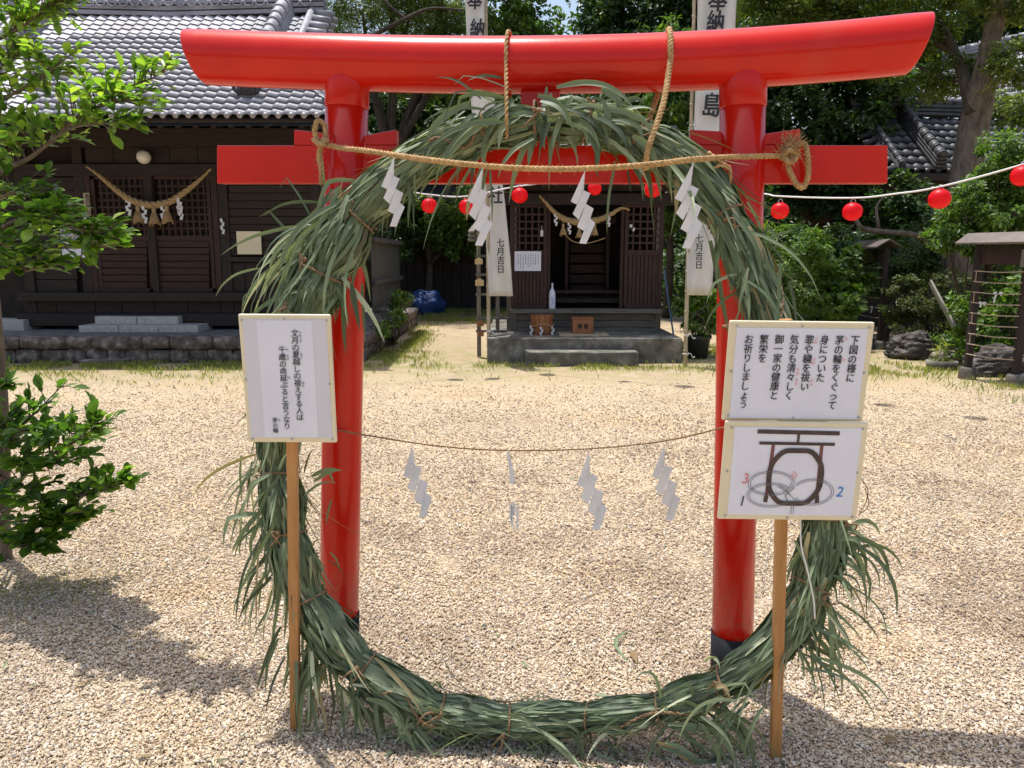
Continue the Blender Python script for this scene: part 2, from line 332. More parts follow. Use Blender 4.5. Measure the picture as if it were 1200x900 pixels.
# ------------------------------------------------------------------ foliage helpers
def leaf_mesh_np(name, pos, dirs, nor, ln, wd, rnd, m, parent=None, fold=0.25, hexa=False):
    n = len(pos); side = np.cross(dirs, nor); side /= np.linalg.norm(side, axis=1, keepdims=True)+1e-9
    nn = np.cross(side, dirs)
    L = ln[:, None]; W = wd[:, None]
    if hexa:
        pts = [pos, pos+dirs*L*0.35-side*W*0.5+nn*W*fold, pos+dirs*L*0.72-side*W*0.38+nn*W*fold*0.4, pos+dirs*L-nn*L*0.12, pos+dirs*L*0.72+side*W*0.38+nn*W*fold*0.4, pos+dirs*L*0.35+side*W*0.5+nn*W*fold, pos+dirs*L*0.5]
        V = np.stack(pts, 1).reshape(-1, 3); k = 7
        tri = np.array([[0,1,6],[1,2,6],[2,3,6],[3,4,6],[4,5,6],[5,0,6]])
    else:
        pts = [pos, pos+dirs*L*0.45-side*W*0.5+nn*W*fold, pos+dirs*L, pos+dirs*L*0.45+side*W*0.5+nn*W*fold]
        V = np.stack(pts, 1).reshape(-1, 3); k = 4; tri = np.array([[0,1,2],[0,2,3]])
    F = (tri[None] + (np.arange(n)*k)[:, None, None]).reshape(-1, 3)
    me = bpy.data.meshes.new(name); me.vertices.add(len(V)); me.vertices.foreach_set('co', V.astype(np.float32).ravel())
    me.loops.add(F.size); me.loops.foreach_set('vertex_index', F.astype(np.int32).ravel())
    me.polygons.add(len(F)); me.polygons.foreach_set('loop_start', np.arange(0, F.size, 3, dtype=np.int32)); me.polygons.foreach_set('loop_total', np.full(len(F), 3, dtype=np.int32))
    me.update(calc_edges=True)
    me.attributes.new('rnd', 'FLOAT', 'POINT').data.foreach_set('value', np.repeat(rnd, k).astype(np.float32))
    return link(name, me, m, parent)
def unit(n):
    a = rng.normal(size=(n, 3)); return a/np.linalg.norm(a, axis=1, keepdims=True)
def norm(a): return a/(np.linalg.norm(a, axis=-1, keepdims=True)+1e-9)
def crown(clumps, n, size, m, parent=None, name='crown', sub=22, subr=0.30, asp=0.5, up=0.5, droop=0.15, kind='stuff', shell=0.45):
    cs = np.array([c for c, r in clumps], float); rs = np.array([(r, r, r*0.75) if not hasattr(r, '__len__') else r for c, r in clumps], float)
    w = np.cbrt(rs.prod(1))**2; w /= w.sum()
    subs = []; 
    for c, r, ww in zip(cs, rs, w):
        k = sub; d = unit(k); rad = rng.uniform(shell, 1.0, (k, 1)); sc = c + d*r*rad
        srr = r*subr*rng.uniform(0.6, 1.4, (k, 1)); subs.append((sc, srr, np.full(k, ww/k), c.repeat(k).reshape(3, k).T if False else np.tile(c, (k, 1))))
    sc = np.concatenate([s[0] for s in subs]); sr = np.concatenate([s[1] for s in subs]); sw = np.concatenate([s[2] for s in subs]); pc = np.concatenate([s[3] for s in subs])
    idx = rng.choice(len(sc), n, p=sw/sw.sum())
    off = unit(n); pos = sc[idx] + off*sr[idx]*rng.uniform(0.3, 1.1, (n, 1))**0.7
    out = norm(pos - pc[idx])
    nor = norm(out*0.5 + np.array([0, 0, up]) + unit(n)*0.6)
    dr = norm(unit(n) + out*0.6 - np.array([0, 0, droop])); dr = norm(dr - nor*(dr*nor).sum(1, keepdims=True)*0.8)
    ln = size*rng.uniform(0.6, 1.3, n); rnd = np.clip(rng.normal(0.5, 0.22, n) + (rng.random(len(sc))[idx]-0.5)*0.4, 0, 1)
    o = leaf_mesh_np(name, pos, dr, nor, ln, ln*asp, rnd, m, parent)
    if kind: o['kind'] = kind
    return o
def limb(mb, pts, r0, r1, n=8, sub=5):
    path = crom(pts, sub); k = len(path); mb.tube(path, [r0+(r1-r0)*i/(k-1) for i in range(k)], n)
def tree(name, label, cat, base, clumps, nleaf, size, mat, r0=0.2, bark='darkbark', group=None, trunk_pts=None, **kw):
    t = thing(name, label, cat, base, group)
    mb = MB(); b = Vector(base); cs = [Vector(c) for c, r in clumps]; cen = sum(cs, Vector())/len(cs)
    fork = b.lerp(cen, 0.55); fork.x = b.x*0.7+cen.x*0.3
    if trunk_pts is None: limb(mb, [b - Vector((0, 0, 0.1)), b.lerp(fork, 0.5)+Vector((random.uniform(-.15, .15), 0, 0)), fork], r0, r0*0.65)
    else: limb(mb, trunk_pts, r0, r0*0.5)
    for c in cs: limb(mb, [fork, fork.lerp(c, 0.5)+Vector((random.uniform(-.3, .3), random.uniform(-.3, .3), 0.1)), c], r0*0.5, r0*0.12, 6)
    mb.build('trunk', M[bark], t, True)
    crown(clumps, nleaf, size, M[mat], t, **kw)
    return t

# ------------------------------------------------------------------ ground
def ground_mat():
    m, nt, p = mat_new('gravel_ground')
    geo = nd(nt, 'ShaderNodeNewGeometry')
    vo = nd(nt, 'ShaderNodeTexVoronoi'); vo.inputs['Scale'].default_value = 88; vo.inputs['Randomness'].default_value = 1
    nt.links.new(geo.outputs['Position'], vo.inputs['Vector'])
    sep = nd(nt, 'ShaderNodeSeparateColor'); nt.links.new(vo.outputs['Color'], sep.inputs[0])
    peb = ramp(nt, [(0, (0.26, 0.18, 0.12)), (0.15, (0.40, 0.29, 0.18)), (0.4, (0.52, 0.40, 0.25)), (0.65, (0.58, 0.46, 0.30)), (0.85, (0.64, 0.54, 0.39)), (1, (0.44, 0.38, 0.30))])
    nt.links.new(sep.outputs[0], peb.inputs[0])
    n1 = nd(nt, 'ShaderNodeTexNoise'); n1.inputs['Scale'].default_value = 0.8; n1.inputs['Detail'].default_value = 5; nt.links.new(geo.outputs['Position'], n1.inputs['Vector'])
    n2 = nd(nt, 'ShaderNodeTexNoise'); n2.inputs['Scale'].default_value = 4; n2.inputs['Detail'].default_value = 8; nt.links.new(geo.outputs['Position'], n2.inputs['Vector'])
    dirt = ramp(nt, [(0.35, (0.40, 0.29, 0.17)), (0.65, (0.56, 0.44, 0.28))]); nt.links.new(n2.outputs[0], dirt.inputs[0])
    moss = ramp(nt, [(0.35, (0.16, 0.17, 0.05)), (0.65, (0.34, 0.30, 0.12))]); nt.links.new(n2.outputs[0], moss.inputs[0])
    sx = nd(nt, 'ShaderNodeSeparateXYZ'); nt.links.new(geo.outputs['Position'], sx.inputs[0])
    def mr(inp, a, b, c=0, d=1):
        k = nd(nt, 'ShaderNodeMapRange'); k.inputs[1].default_value = a; k.inputs[2].default_value = b; k.inputs[3].default_value = c; k.inputs[4].default_value = d; nt.links.new(inp, k.inputs[0]); return k.outputs[0]
    def mth(op, a, b):
        k = nd(nt, 'ShaderNodeMath'); k.operation = op; k.use_clamp = True
        for i, q in enumerate((a, b)):
            if isinstance(q, (int, float)): k.inputs[i].default_value = q
            else: nt.links.new(q, k.inputs[i])
        return k.outputs[0]
    def mix(f, a, b):
        k = nd(nt, 'ShaderNodeMix'); k.data_type = 'RGBA'; nt.links.new(f, k.inputs[0]); nt.links.new(a, k.inputs['A']); nt.links.new(b, k.inputs['B']); return k.outputs['Result']
    # packed earth showing between thinning gravel towards the buildings
    tint = ramp(nt, [(0.32, (0.86, 0.83, 0.80)), (0.5, (1, 1, 1)), (0.68, (1.0, 0.93, 0.83))]); nt.links.new(n1.outputs[0], tint.inputs[0])
    tm = nd(nt, 'ShaderNodeMix'); tm.data_type = 'RGBA'; tm.blend_type = 'MULTIPLY'; tm.inputs[0].default_value = 1; nt.links.new(peb.outputs[0], tm.inputs['A']); nt.links.new(tint.outputs[0], tm.inputs['B']); peb = type('o', (), {'outputs': [tm.outputs['Result']]})
    c = mix(mth('MULTIPLY', mr(sx.outputs['Y'], 6.0, 11.5), mr(n1.outputs[0], 0.35, 0.6)), peb.outputs[0], dirt.outputs[0])
    c = mix(mth('MULTIPLY', mth('MULTIPLY', mr(sx.outputs['Y'], 8.6, 10.6), mr(sx.outputs['Y'], 14.5, 11.5)), mr(n2.outputs[0], 0.42, 0.62)), c, moss.outputs[0])
    soil = ramp(nt, [(0.35, (0.05, 0.05, 0.025)), (0.65, (0.15, 0.13, 0.06))]); nt.links.new(n2.outputs[0], soil.inputs[0])
    c = mix(mr(sx.outputs['Y'], 17.0, 20.0), c, soil.outputs[0])
    nt.links.new(c, p.inputs['Base Color']); p.inputs['Roughness'].default_value = 0.85
    b = nd(nt, 'ShaderNodeBump'); b.inputs['Strength'].default_value = 0.9; b.inputs['Distance'].default_value = 0.012; b.invert = True
    nt.links.new(vo.outputs['Distance'], b.inputs['Height']); nt.links.new(b.outputs[0], p.inputs['Normal'])
    return m
xs = np.unique(np.concatenate([np.linspace(-200, -15, 8), np.linspace(-15, 15, 121), np.linspace(15, 200, 8)]))
ys = np.unique(np.concatenate([np.linspace(-20, 0, 5), np.linspace(0, 30, 121), np.linspace(30, 300, 10)]))
def gz(x, y): return 0.012*noise.noise(Vector((x*1.3, y*1.3, 0))) + 0.006*noise.noise(Vector((x*5, y*5, 3)))
mb = MB(); vs = [(x, y, gz(x, y) - 0.006) for y in ys for x in xs]; nx = len(xs)
mb.add(vs, [(j*nx+i, j*nx+i+1, (j+1)*nx+i+1, (j+1)*nx+i) for j in range(len(ys)-1) for i in range(nx-1)])
tag(mb.build('ground', ground_mat(), smooth=True), 'pale tan gravel and packed earth of the shrine yard', None, None, 'structure')

# loose gravel: real pebbles near the camera
def pebbles():
    pm, nt, p = mat_new('pebble_stone')
    oi = nd(nt, 'ShaderNodeObjectInfo')
    r = ramp(nt, [(0, (0.16, 0.12, 0.10)), (0.09, (0.30, 0.21, 0.15)), (0.26, (0.46, 0.36, 0.25)), (0.6, (0.58, 0.475, 0.34)), (0.82, (0.67, 0.585, 0.46)), (0.93, (0.78, 0.73, 0.65)), (0.96, (0.38, 0.355, 0.34)), (1, (0.20, 0.19, 0.19))])
    nt.links.new(oi.outputs['Random'], r.inputs[0])
    tn = nd(nt, 'ShaderNodeTexNoise'); tn.inputs['Scale'].default_value = 1.1; tn.inputs['Detail'].default_value = 6; nt.links.new(oi.outputs['Location'], tn.inputs['Vector'])
    tr_ = ramp(nt, [(0.36, (0.70, 0.64, 0.59)), (0.48, (0.95, 0.92, 0.89)), (0.60, (1.0, 0.97, 0.90)), (0.68, (1.0, 0.90, 0.76))]); nt.links.new(tn.outputs[0], tr_.inputs[0])
    tm = nd(nt, 'ShaderNodeMix'); tm.data_type = 'RGBA'; tm.blend_type = 'MULTIPLY'; tm.inputs[0].default_value = 1; nt.links.new(r.outputs[0], tm.inputs['A']); nt.links.new(tr_.outputs[0], tm.inputs['B'])
    nt.links.new(tm.outputs['Result'], p.inputs['Base Color']); p.inputs['Roughness'].default_value = 0.7
    srcs = []
    coll = bpy.data.collections.new('pebble_shapes')
    for k in range(4):
        bm = bmesh.new(); bmesh.ops.create_icosphere(bm, subdivisions=1, radius=1.0)
        for v in bm.verts: v.co = Vector((v.co.x*random.uniform(0.8, 1.2), v.co.y*random.uniform(0.6, 0.9), v.co.z*random.uniform(0.45, 0.7)))
        me = bpy.data.meshes.new('pebble'); bm.to_mesh(me); bm.free(); me.materials.append(pm)
        o = bpy.data.objects.new('pebble', me); coll.objects.link(o); srcs.append(o)
    pts = []
    hw = lambda y: (y*CS+CAMH*SN)*0.82 + 0.25
    n = 620000; y = rng.uniform(1.75, 9.5, n); x = rng.uniform(-1, 1, n)*hw(9.5)
    dens = 28000*np.minimum(1, (2.5/y))**2.9*np.clip((9.6-y)/2.5, 0, 1); full = n/((9.5-1.75)*2*hw(9.5))
    k = (np.abs(x) < hw(y)) & (rng.random(n) < dens/full*np.clip((hw(y)-np.abs(x))/(.14*hw(y)), 0, 1)); x, y = x[k], y[k]
    if dens.max() > full:      # add what one pass cannot hold near the camera
        for _ in range(3):
            n2 = 180000; y2 = rng.uniform(1.75, 4.2, n2); x2 = rng.uniform(-1, 1, n2)*hw(4.2); f2 = n2/((4.2-1.75)*2*hw(4.2))
            d2 = np.maximum(28000*np.minimum(1, (2.5/y2))**2.9 - full, 0)/3; k2 = (np.abs(x2) < hw(y2)) & (rng.random(n2) < d2/f2); x = np.append(x, x2[k2]); y = np.append(y, y2[k2])
    P_ = np.stack([x, y, 0.0044*(np.maximum(y, 2.4)/2.4)**.40], 1)
    me = bpy.data.meshes.new('loose_gravel'); me.vertices.add(len(P_))
    co = np.zeros((len(P_), 3), np.float32); co[:, :2] = P_[:, :2]
    co[:, 2] = [gz(x, y) - 0.002 + random.random()*0.003 for x, y in P_[:, :2]]
    me.vertices.foreach_set('co', co.ravel())
    me.attributes.new('sz', 'FLOAT', 'POINT').data.foreach_set('value', (P_[:, 2]*rng.lognormal(0, 0.32, len(P_)).clip(0.5, 2.0)).astype(np.float32))
    me.update(); o = link('loose_gravel', me)
    tag(o, 'loose tan and white gravel scattered over the yard', 'gravel', None, 'stuff')
    g = bpy.data.node_groups.new('scatter', 'GeometryNodeTree')
    g.interface.new_socket('Geometry', in_out='INPUT', socket_type='NodeSocketGeometry'); g.interface.new_socket('Geometry', in_out='OUTPUT', socket_type='NodeSocketGeometry')
    N = g.nodes; gi = N.new('NodeGroupInput'); go = N.new('NodeGroupOutput'); ip = N.new('GeometryNodeInstanceOnPoints')
    ci = N.new('GeometryNodeCollectionInfo'); ci.inputs[0].default_value = coll; ci.inputs[1].default_value = True; ci.inputs[2].default_value = True
    rr = N.new('FunctionNodeRandomValue'); rr.data_type = 'FLOAT_VECTOR'; rr.inputs[0].default_value = (-0.5, -0.5, 0); rr.inputs[1].default_value = (0.5, 0.5, 6.28)
    na = N.new('GeometryNodeInputNamedAttribute'); na.data_type = 'FLOAT'; na.inputs[0].default_value = 'sz'
    L = g.links; L.new(gi.outputs[0], ip.inputs['Points']); L.new(ci.outputs[0], ip.inputs['Instance']); ip.inputs['Pick Instance'].default_value = True
    L.new(rr.outputs[0], ip.inputs['Rotation']); L.new(na.outputs[0], ip.inputs['Scale']); L.new(ip.outputs[0], go.inputs[0])
    md = o.modifiers.new('scatter', 'NODES'); md.node_group = g
pebbles()

def grass_patch(name, label, areas, h=0.05, mat='grass'):
    pos = []
    for (cx, cy, rx, ry, n) in areas:
        nn_ = n; x = cx + rng.normal(0, 0.45, nn_)*rx; y = cy + rng.normal(0, 0.45, nn_)*ry; pos.append(np.stack([x, y, np.zeros(nn_)-0.002], 1))
    pos = np.concatenate(pos)
    keep = np.array([noise.noise(Vector((x*2.2, y*2.2, 5))) > -0.12 for x, y, _ in pos]); pos = pos[keep]; n = len(pos)
    d = norm(unit(n)*0.6 + np.array([0, 0, 1.0])); nr = norm(np.cross(d, unit(n)))
    ln = h*rng.uniform(0.4, 1.3, n)
    o = leaf_mesh_np(name, pos, d, nr, ln, ln*0.16, rng.random(n), M[mat])
    return tag(o, label, 'grass', None, 'stuff')
grass_patch('grass', 'sparse yellow green grass along the hall and shrine platforms',
    [(-5.5, 10.6, 5, 0.5, 9000), (-5.5, 9.9, 5, 1.0, 3500), (1.2, 10.5, 2.6, 0.5, 2500), (4.6, 10.2, 2.0, 0.9, 4500), (6.3, 8.6, 1.2, 0.9, 2500),
     (-1.7, 11.6, .5, 0.9, 1500), (-1.85, 14, 0.4, 3.0, 4500), (-0.8, 18.5, 2.0, 1.0, 6000), (-1.5, 21.5, 3.0, 2.5, 12000), (3.1, 12.4, 0.9, 1.2, 2500)], 0.07)
grass_patch('weeds', 'tiny weeds sprouting through gravel under the tree', [(-2.2, 3.3, 0.7, 0.35, 1400), (-1.6, 4.2, 0.8, 0.5, 500), (-2.4, 2.8, 0.3, 0.3, 500)], 0.022)

# ------------------------------------------------------------------ torii gate
torii = thing('torii_gate', 'glossy vermilion wooden torii gate with the grass ring hung inside', 'torii gate', T(627, 780)*1.0)
torii.location.z = 0
def pillar(ub, vb, ut, vt, r):
    b = T(ub, vb); b.z = -0.05; top = T(ut, vt); ax = (top-b)
    mb = MB(); mb.tube([b, b.lerp(top, 0.35), b.lerp(top, 0.7), top], [r*1.0]*4, 40); o = mb.build('pillar', M['red'], torii, True)
    zb = 0.165; k = (zb-b.z)/ax.z
    mb = MB(); mb.tube([b, b+ax*k], r+0.004, 40); mb.build('base_band', M['black'], o, True).location = (0, 0, 0)
    t1 = b+ax*((T(ut, 127).z-b.z)/ax.z); t2 = b+ax*((T(ut, 72).z-b.z)/ax.z)
    mb = MB(); mb.tube([t1, t1+(t2-t1)*0.03, t1.lerp(t2, 0.5), t2], [r*1.01, r*1.035, r*1.035, r*1.035], 40); mb.build('collar', M['red'], o, True).location = (0, 0, 0)
    return b, top
LB, LT_ = pillar(396, 763, 407, 90, 0.0725)
RB, RT_ = pillar(858, 792, 871, 88, 0.0725)
# kasagi (round top beam, swept up at the ends, ends cut on the slant)
kp = crom([T(228, 67), T(330, 71), T(480, 75.5), T(640, 76.5), T(800, 72.5), T(950, 63), T(1079, 51)], 8)
mb = MB(); n = 48; vs = []; dirx = Vector((1, -TM, 0)).normalized(); fwd = Vector((TM, 1, 0)).normalized()
for i, p in enumerate(kp):
    e = 0
    if i == 0: e = -1
    if i == len(kp)-1: e = 1
    for k in range(n):
        a = 2*math.pi*k/n; zz = math.sin(a)*0.090; yy = math.cos(a)*0.090
        vs.append(p + Vector((0, 0, zz)) + fwd*yy + dirx*e*(zz*0.30 - 0.006))
mc = len(kp); fs = [(i*n+k, (i+1)*n+k, (i+1)*n+(k+1)%n, i*n+(k+1)%n) for i in range(mc-1) for k in range(n)] + [tuple(range(n)), tuple((mc-1)*n+k for k in range(n))[::-1]]
mb.add(vs, fs); ka = mb.build('top_beam', M['red'], torii, True, bevel=0.004)
def tbox(name, u0, v0, u1, v1, th, mat, slopeL=0, slopeR=0, par=None, Y0=2.68, bev=0.003):
    cn = [T(u0, v1, Y0), T(u1, v1, Y0), T(u1, v0+slopeR, Y0), T(u0, v0+slopeL, Y0)]
    mb = MB(); mb.add([c - fwd*th/2 for c in cn] + [c + fwd*th/2 for c in cn], [(0,1,2,3),(7,6,5,4),(0,4,5,1),(1,5,6,2),(2,6,7,3),(3,7,4,0)])
    return mb.build(name, M[mat], par or torii, False, bev)
tbox('tie_beam', 258, 171.5, 1037, 215.5, 0.05, 'red')
tbox('centre_strut', 611, 96, 656, 171, 0.045, 'red')
tbox('wedge', 347, 153, 384, 171, 0.04, 'red', 0, 4); tbox('wedge', 428, 157, 466, 171, 0.04, 'red', 3, -4)
tbox('wedge', 808, 151, 846, 171, 0.04, 'red', 2, 4); tbox('wedge', 894, 158, 936, 171, 0.04, 'red', 0, -6)

# ------------------------------------------------------------------ chinowa: the grass ring
ringpx = [(640,143),(560,158),(490,190),(430,240),(391,297),(361,366),(336,450),(326,530),(334,610),(356,690),(405,765),(490,822),(580,843),(670,842),(760,832),(840,803),(905,757),(948,690),(966,620),(955,540),(926,450),(893,348),(857,266),(812,203),(757,165),(700,146)]
def ringpt(u, v):
    # leaning plane: Y grows with height, follows the torii's turn
    d = ray(u, v); t = 2.3/d.y
    for _ in range(12):
        x = d.x*t; z = CAMH + d.z*t
        Y = 2.185 + (max(z, 0)-0.08)*0.200 - TM*(x)
        t = Y/d.y
    return Vector((d.x*t, d.y*t, CAMH+d.z*t))
RC = [ringpt(*q) for q in ringpx]
def closed_crom(pts, n):
    m = len(pts); out = []
    for i in range(m):
        a, b, c, d = pts[(i-1) % m], pts[i], pts[(i+1) % m], pts[(i+2) % m]
        for k in range(n):
            t = k/n; out.append(0.5*((2*b)+(c-a)*t+(2*a-5*b+4*c-d)*t*t+(3*b-a-3*c+d)*t**3))
    return out
RP = closed_crom(RC, 10); NR = len(RP)
RP.append(RP[0]); RL = [0.0]
for a, b in zip(RP, RP[1:]): RL.append(RL[-1]+(b-a).length)
RTOT = RL[-1]; RLn = np.array(RL)
def rat(s):
    s = s % RTOT; j = int(np.searchsorted(RLn, s, 'right')-1); j = min(max(j, 0), NR-1)
    return RP[j].lerp(RP[j+1], (s-RL[j])/max(RL[j+1]-RL[j], 1e-9))
def rframe(s):
    p = rat(s); t = (rat(s+0.02)-rat(s-0.02)).normalized(); rn = Vector((0, 1, -0.2)).normalized()
    o = t.cross(rn).normalized(); return p, t, o, o.cross(t).normalized()
def s_of_px(i):   # arc position of ring control point i
    return RL[int(i*10) % NR]
ringbase = Vector((0.05, 2.2, 0))
chin = thing('grass_ring', 'large purification ring of bound green cut grass hung from the red gate', 'grass ring', ringbase)
RADS = [.076,.064,.062,.076,.094,.084,.066,.066,.068,.068,.066,.060,.053,.050,.050,.052,.057,.064,.068,.062,.056,.058,.066,.066,.066,.074]
def tube_r(s):
    s = s % RTOT; j = int(np.searchsorted(RLn, s, 'right')-1); f = j/10; a = int(f) % 26; b = (a+1) % 26
    return RADS[a]+(RADS[b]-RADS[a])*(f-int(f))
mb = MB(); vs = []; kk = 14; S = 160
for i in range(S):
    s = RTOT*i/S; p, t, o, b = rframe(s)
    for k in range(kk):
        a = 2*math.pi*k/kk; r = tube_r(s)*0.62*(1+0.18*noise.noise(p*14+Vector((math.cos(a), math.sin(a), 0))*1.2))
        vs.append(p+(o*math.cos(a)+b*math.sin(a))*r)
mb.add(vs, [(i*kk+k, i*kk+(k+1)%kk, ((i+1)%S)*kk+(k+1)%kk, ((i+1)%S)*kk+k) for i in range(S) for k in range(kk)], 0.16)
mb.build('grass_core', M['blade'], chin, True)

TIEPX = [(0.0,.2),(1,-.3),(3,.4),(4,.6),(5,0),(7,.5),(8,.3),(9,.2),(10,.6),(11,.6),(12,.3),(13,.4),(14,.2),(15,.1),(17,0),(18,.2),(20,.6),(22,.2),(24,.1),(25,0.2)]
tie_s = [s_of_px(a) + b*0.1 for a, b in TIEPX]
def tie_pinch(s):
    d = min(abs((s-x+RTOT/2) % RTOT - RTOT/2) for x in tie_s)
    return 1 - 0.30*math.exp(-(d/0.04)**2)
SBOT = (RL[125]) # bottom middle
def flow(s):     # direction in which tips point along increasing s
    return 1 if (s % RTOT) < SBOT else -1
blades = []
def blade(pts, w, rnd, twist, fold=0.25):
    n_ = len(pts)
    vs = []
    nrm = twist
    for i, p in enumerate(pts):
        t = (pts[min(i+1, n_-1)]-pts[max(i-1, 0)]).normalized()
        nm = (nrm - t*nrm.dot(t)); nm = nm.normalized() if nm.length > 1e-5 else t.orthogonal().normalized()
        sd_ = t.cross(nm); f = i/(n_-1)
        ww = w*(0.55+0.45*min(1, f*5))*(1-max(0, (f-0.45)/0.55)**1.6)*0.5 + 0.0004
        vs += [p - sd_*ww + nm*ww*fold, p - nm*ww*fold*0.3, p + sd_*ww + nm*ww*fold]
    fs = []
    for i in range(n_-1):
        a = i*3; fs += [(a, a+1, a+4, a+3), (a+1, a+2, a+5, a+4)]
    return vs, fs
def add_ring_blade(s0, L, ang, flare, follow, w, rnd, lift=0.0, dirn=None, droop=1.0, seg=9):
    d = dirn if dirn is not None else flow(s0); pts = []; ph = ang; tw = random.uniform(-.7, .7)
    vel = None; p = None
    for i in range(seg+1):
        f = i/seg; s = s0 + d*L*f
        if f <= follow:
            q, t, o, b = rframe(s); a = ph + tw*f
            out = o*math.cos(a)+b*math.sin(a)
            r = tube_r(s)*tie_pinch(s)*(0.93+lift+0.10*math.sin(f*9+ph*3))
            p2 = q + out*r
            if p is not None: vel = (p2-p)
            p = p2; last_out = out
        else:
            if vel is None: vel = rframe(s)[1]*d*(L/seg)
            ln = L/seg
            g = Vector((0, 0, -1))*droop*0.10
            vel = (vel.normalized() + last_out*flare*0.28 + g + Vector([random.uniform(-.05, .05) for _ in range(3)])).normalized()*ln
            p = p + vel
        if p.z < 0.006: p.z = 0.006 + random.random()*0.008
        if p.y > 2.60 and p.z > 1.2: p.y = 2.60
        pts.append(p.copy())
    nrm = (last_out + Vector([random.uniform(-.38, .38) for _ in range(3)])).normalized()
    vs, fs = blade(pts, w, rnd, nrm)
    blades.append((w*L, vs, fs, rnd))
def rr_(): 
    x = random.random()
    return 0.02+0.05*random.random() if x < 0.035 else min(1, max(0.09, random.gauss(0.55, 0.22)))
for i in range(4200):
    s = random.uniform(0, RTOT); add_ring_blade(s, random.uniform(0.20, 0.48), random.uniform(0, 6.283), random.uniform(-0.2, 0.30), random.uniform(0.78, 1.0), random.uniform(0.010, 0.024), rr_(), random.uniform(-0.14, 0.06))
for i in range(420):    # looser blades, tips off the bundle
    s = random.uniform(0, RTOT); add_ring_blade(s, random.uniform(0.22, 0.5), random.uniform(0, 6.283), random.uniform(0.1, 1.0), random.uniform(0.35, 0.8), random.uniform(0.005, 0.014), rr_(), 0.08, droop=random.uniform(0.6, 2.0))
def tuft(u, v, du, dv, n, L, spread, w=0.013, droop=1.2, dy=-0.02):
    n = max(3, int(n*.55)); L = L*.74; spread *= 1.45; w *= .80
    """free blades starting at a place on the ring and heading in the given photo direction"""
    for _ in range(n):
        p = ringpt(u+random.gauss(0, 13), v+random.gauss(0, 13)); p.y += dy + random.uniform(-0.05, 0.03)
        a = math.atan2(-dv, du) + random.gauss(0, spread); v0 = Vector((math.cos(a), random.uniform(-0.45, 0.15), math.sin(a))).normalized()
        ll = L*random.choice((random.uniform(0.25, 0.8), random.uniform(0.7, 1.35))); seg = 10; vel = v0; pts = [p.copy()]
        dd = droop*random.uniform(0.5, 1.4)
        kink = random.randint(4, 8) if random.random() < 0.33 else -1
        for i in range(seg):
            vel = (vel + Vector((0, 0, -1))*dd*0.13*(i+1)/seg*1.6 + Vector([random.uniform(-.06, .06) for _ in range(3)])).normalized()
            if i == kink: vel = (vel + Vector((random.uniform(-.5, .5), -0.1, -1.2))).normalized()
            p = p + vel*ll/seg
            if p.z < 0.006: p.z = 0.006+random.random()*0.006
            pts.append(p.copy())
        nm = Vector((random.uniform(-.6, .6), -1, random.uniform(-.2, .8))).normalized(); r_ = rr_()
        vs, fs = blade(pts, w*random.uniform(0.6, 1.3), r_, nm); blades.append((w*ll*1.8, vs, fs, r_))
tuft(400, 250, -1, 1.0, 75, 0.36, 0.35, 0.013); tuft(365, 290, -1, 0.85, 60, 0.34, 0.30); tuft(370, 330, -0.5, 1, 55, 0.26, 0.35, 0.016)
tuft(350, 300, -1, 0.6, 22, 0.36, 0.22, 0.007, 0.7); tuft(355, 290, -0.35, -1, 7, 0.36, 0.12, 0.009, 0.1); tuft(390, 230, -0.2, -1, 6, 0.2, 0.25, 0.006, 0.2)
tuft(400, 320, 0.25, 1, 22, 0.2, 0.3, 0.018); tuft(480, 200, -0.4, 1, 18, 0.30, 0.3, 0.010); tuft(560, 180, -0.35, 1, 16, 0.30, 0.2, 0.012)
tuft(645, 150, 0.05, 1, 16, 0.30, 0.15, 0.010); tuft(640, 130, 0.5, -0.5, 8, 0.13, 0.35, 0.014, 3.5); tuft(690, 125, 1, -0.35, 10, 0.2, 0.4, 0.016, 2.5)
tuft(580, 125, -1, -0.3, 16, 0.25, 0.3, 0.010, 1); tuft(740, 190, -0.3, 1, 10, 0.24, 0.25, 0.010); tuft(720, 160, 1, 0.5, 26, 0.26, 0.25, 0.016)
tuft(790, 190, 0.8, 1, 40, 0.34, 0.25, 0.015); tuft(850, 260, 0.6, 1, 45, 0.34, 0.22, 0.015); tuft(880, 330, 0.5, 1, 28, 0.18, 0.4, 0.018); tuft(890, 300, 0.5, -1, 7, 0.24, 0.25, 0.008, 0.3)
tuft(880, 330, -0.5, 0.8, 14, 0.2, 0.4, 0.012)
tuft(320, 540, -0.5, 1, 55, 0.30, 0.3, 0.012); tuft(325, 600, -0.4, 1, 60, 0.32, 0.28, 0.012); tuft(340, 660, -0.35, 1, 40, 0.28, 0.3, 0.011); tuft(315, 600, -1, 0.45, 12, 0.2, 0.3, 0.02, 1.0)
tuft(350, 560, 1, 0.2, 18, 0.16, 0.7, 0.009); tuft(360, 560, 1, -0.4, 8, 0.18, 0.3, 0.013, 0.6); tuft(375, 640, 0.6, 0.9, 18, 0.2, 0.5, 0.009)
tuft(375, 760, 0.15, 1, 60, 0.30, 0.35, 0.013); tuft(420, 790, 0.5, 1, 55, 0.28, 0.35, 0.013); tuft(350, 740, -0.25, 1, 24, 0.28, 0.3, 0.012)
tuft(500, 835, -0.8, 0.7, 40, 0.26, 0.4, 0.011); tuft(480, 820, 1, 0.55, 24, 0.28, 0.25, 0.013); tuft(540, 820, -1, -0.6, 5, 0.14, 0.3, 0.014, 1)
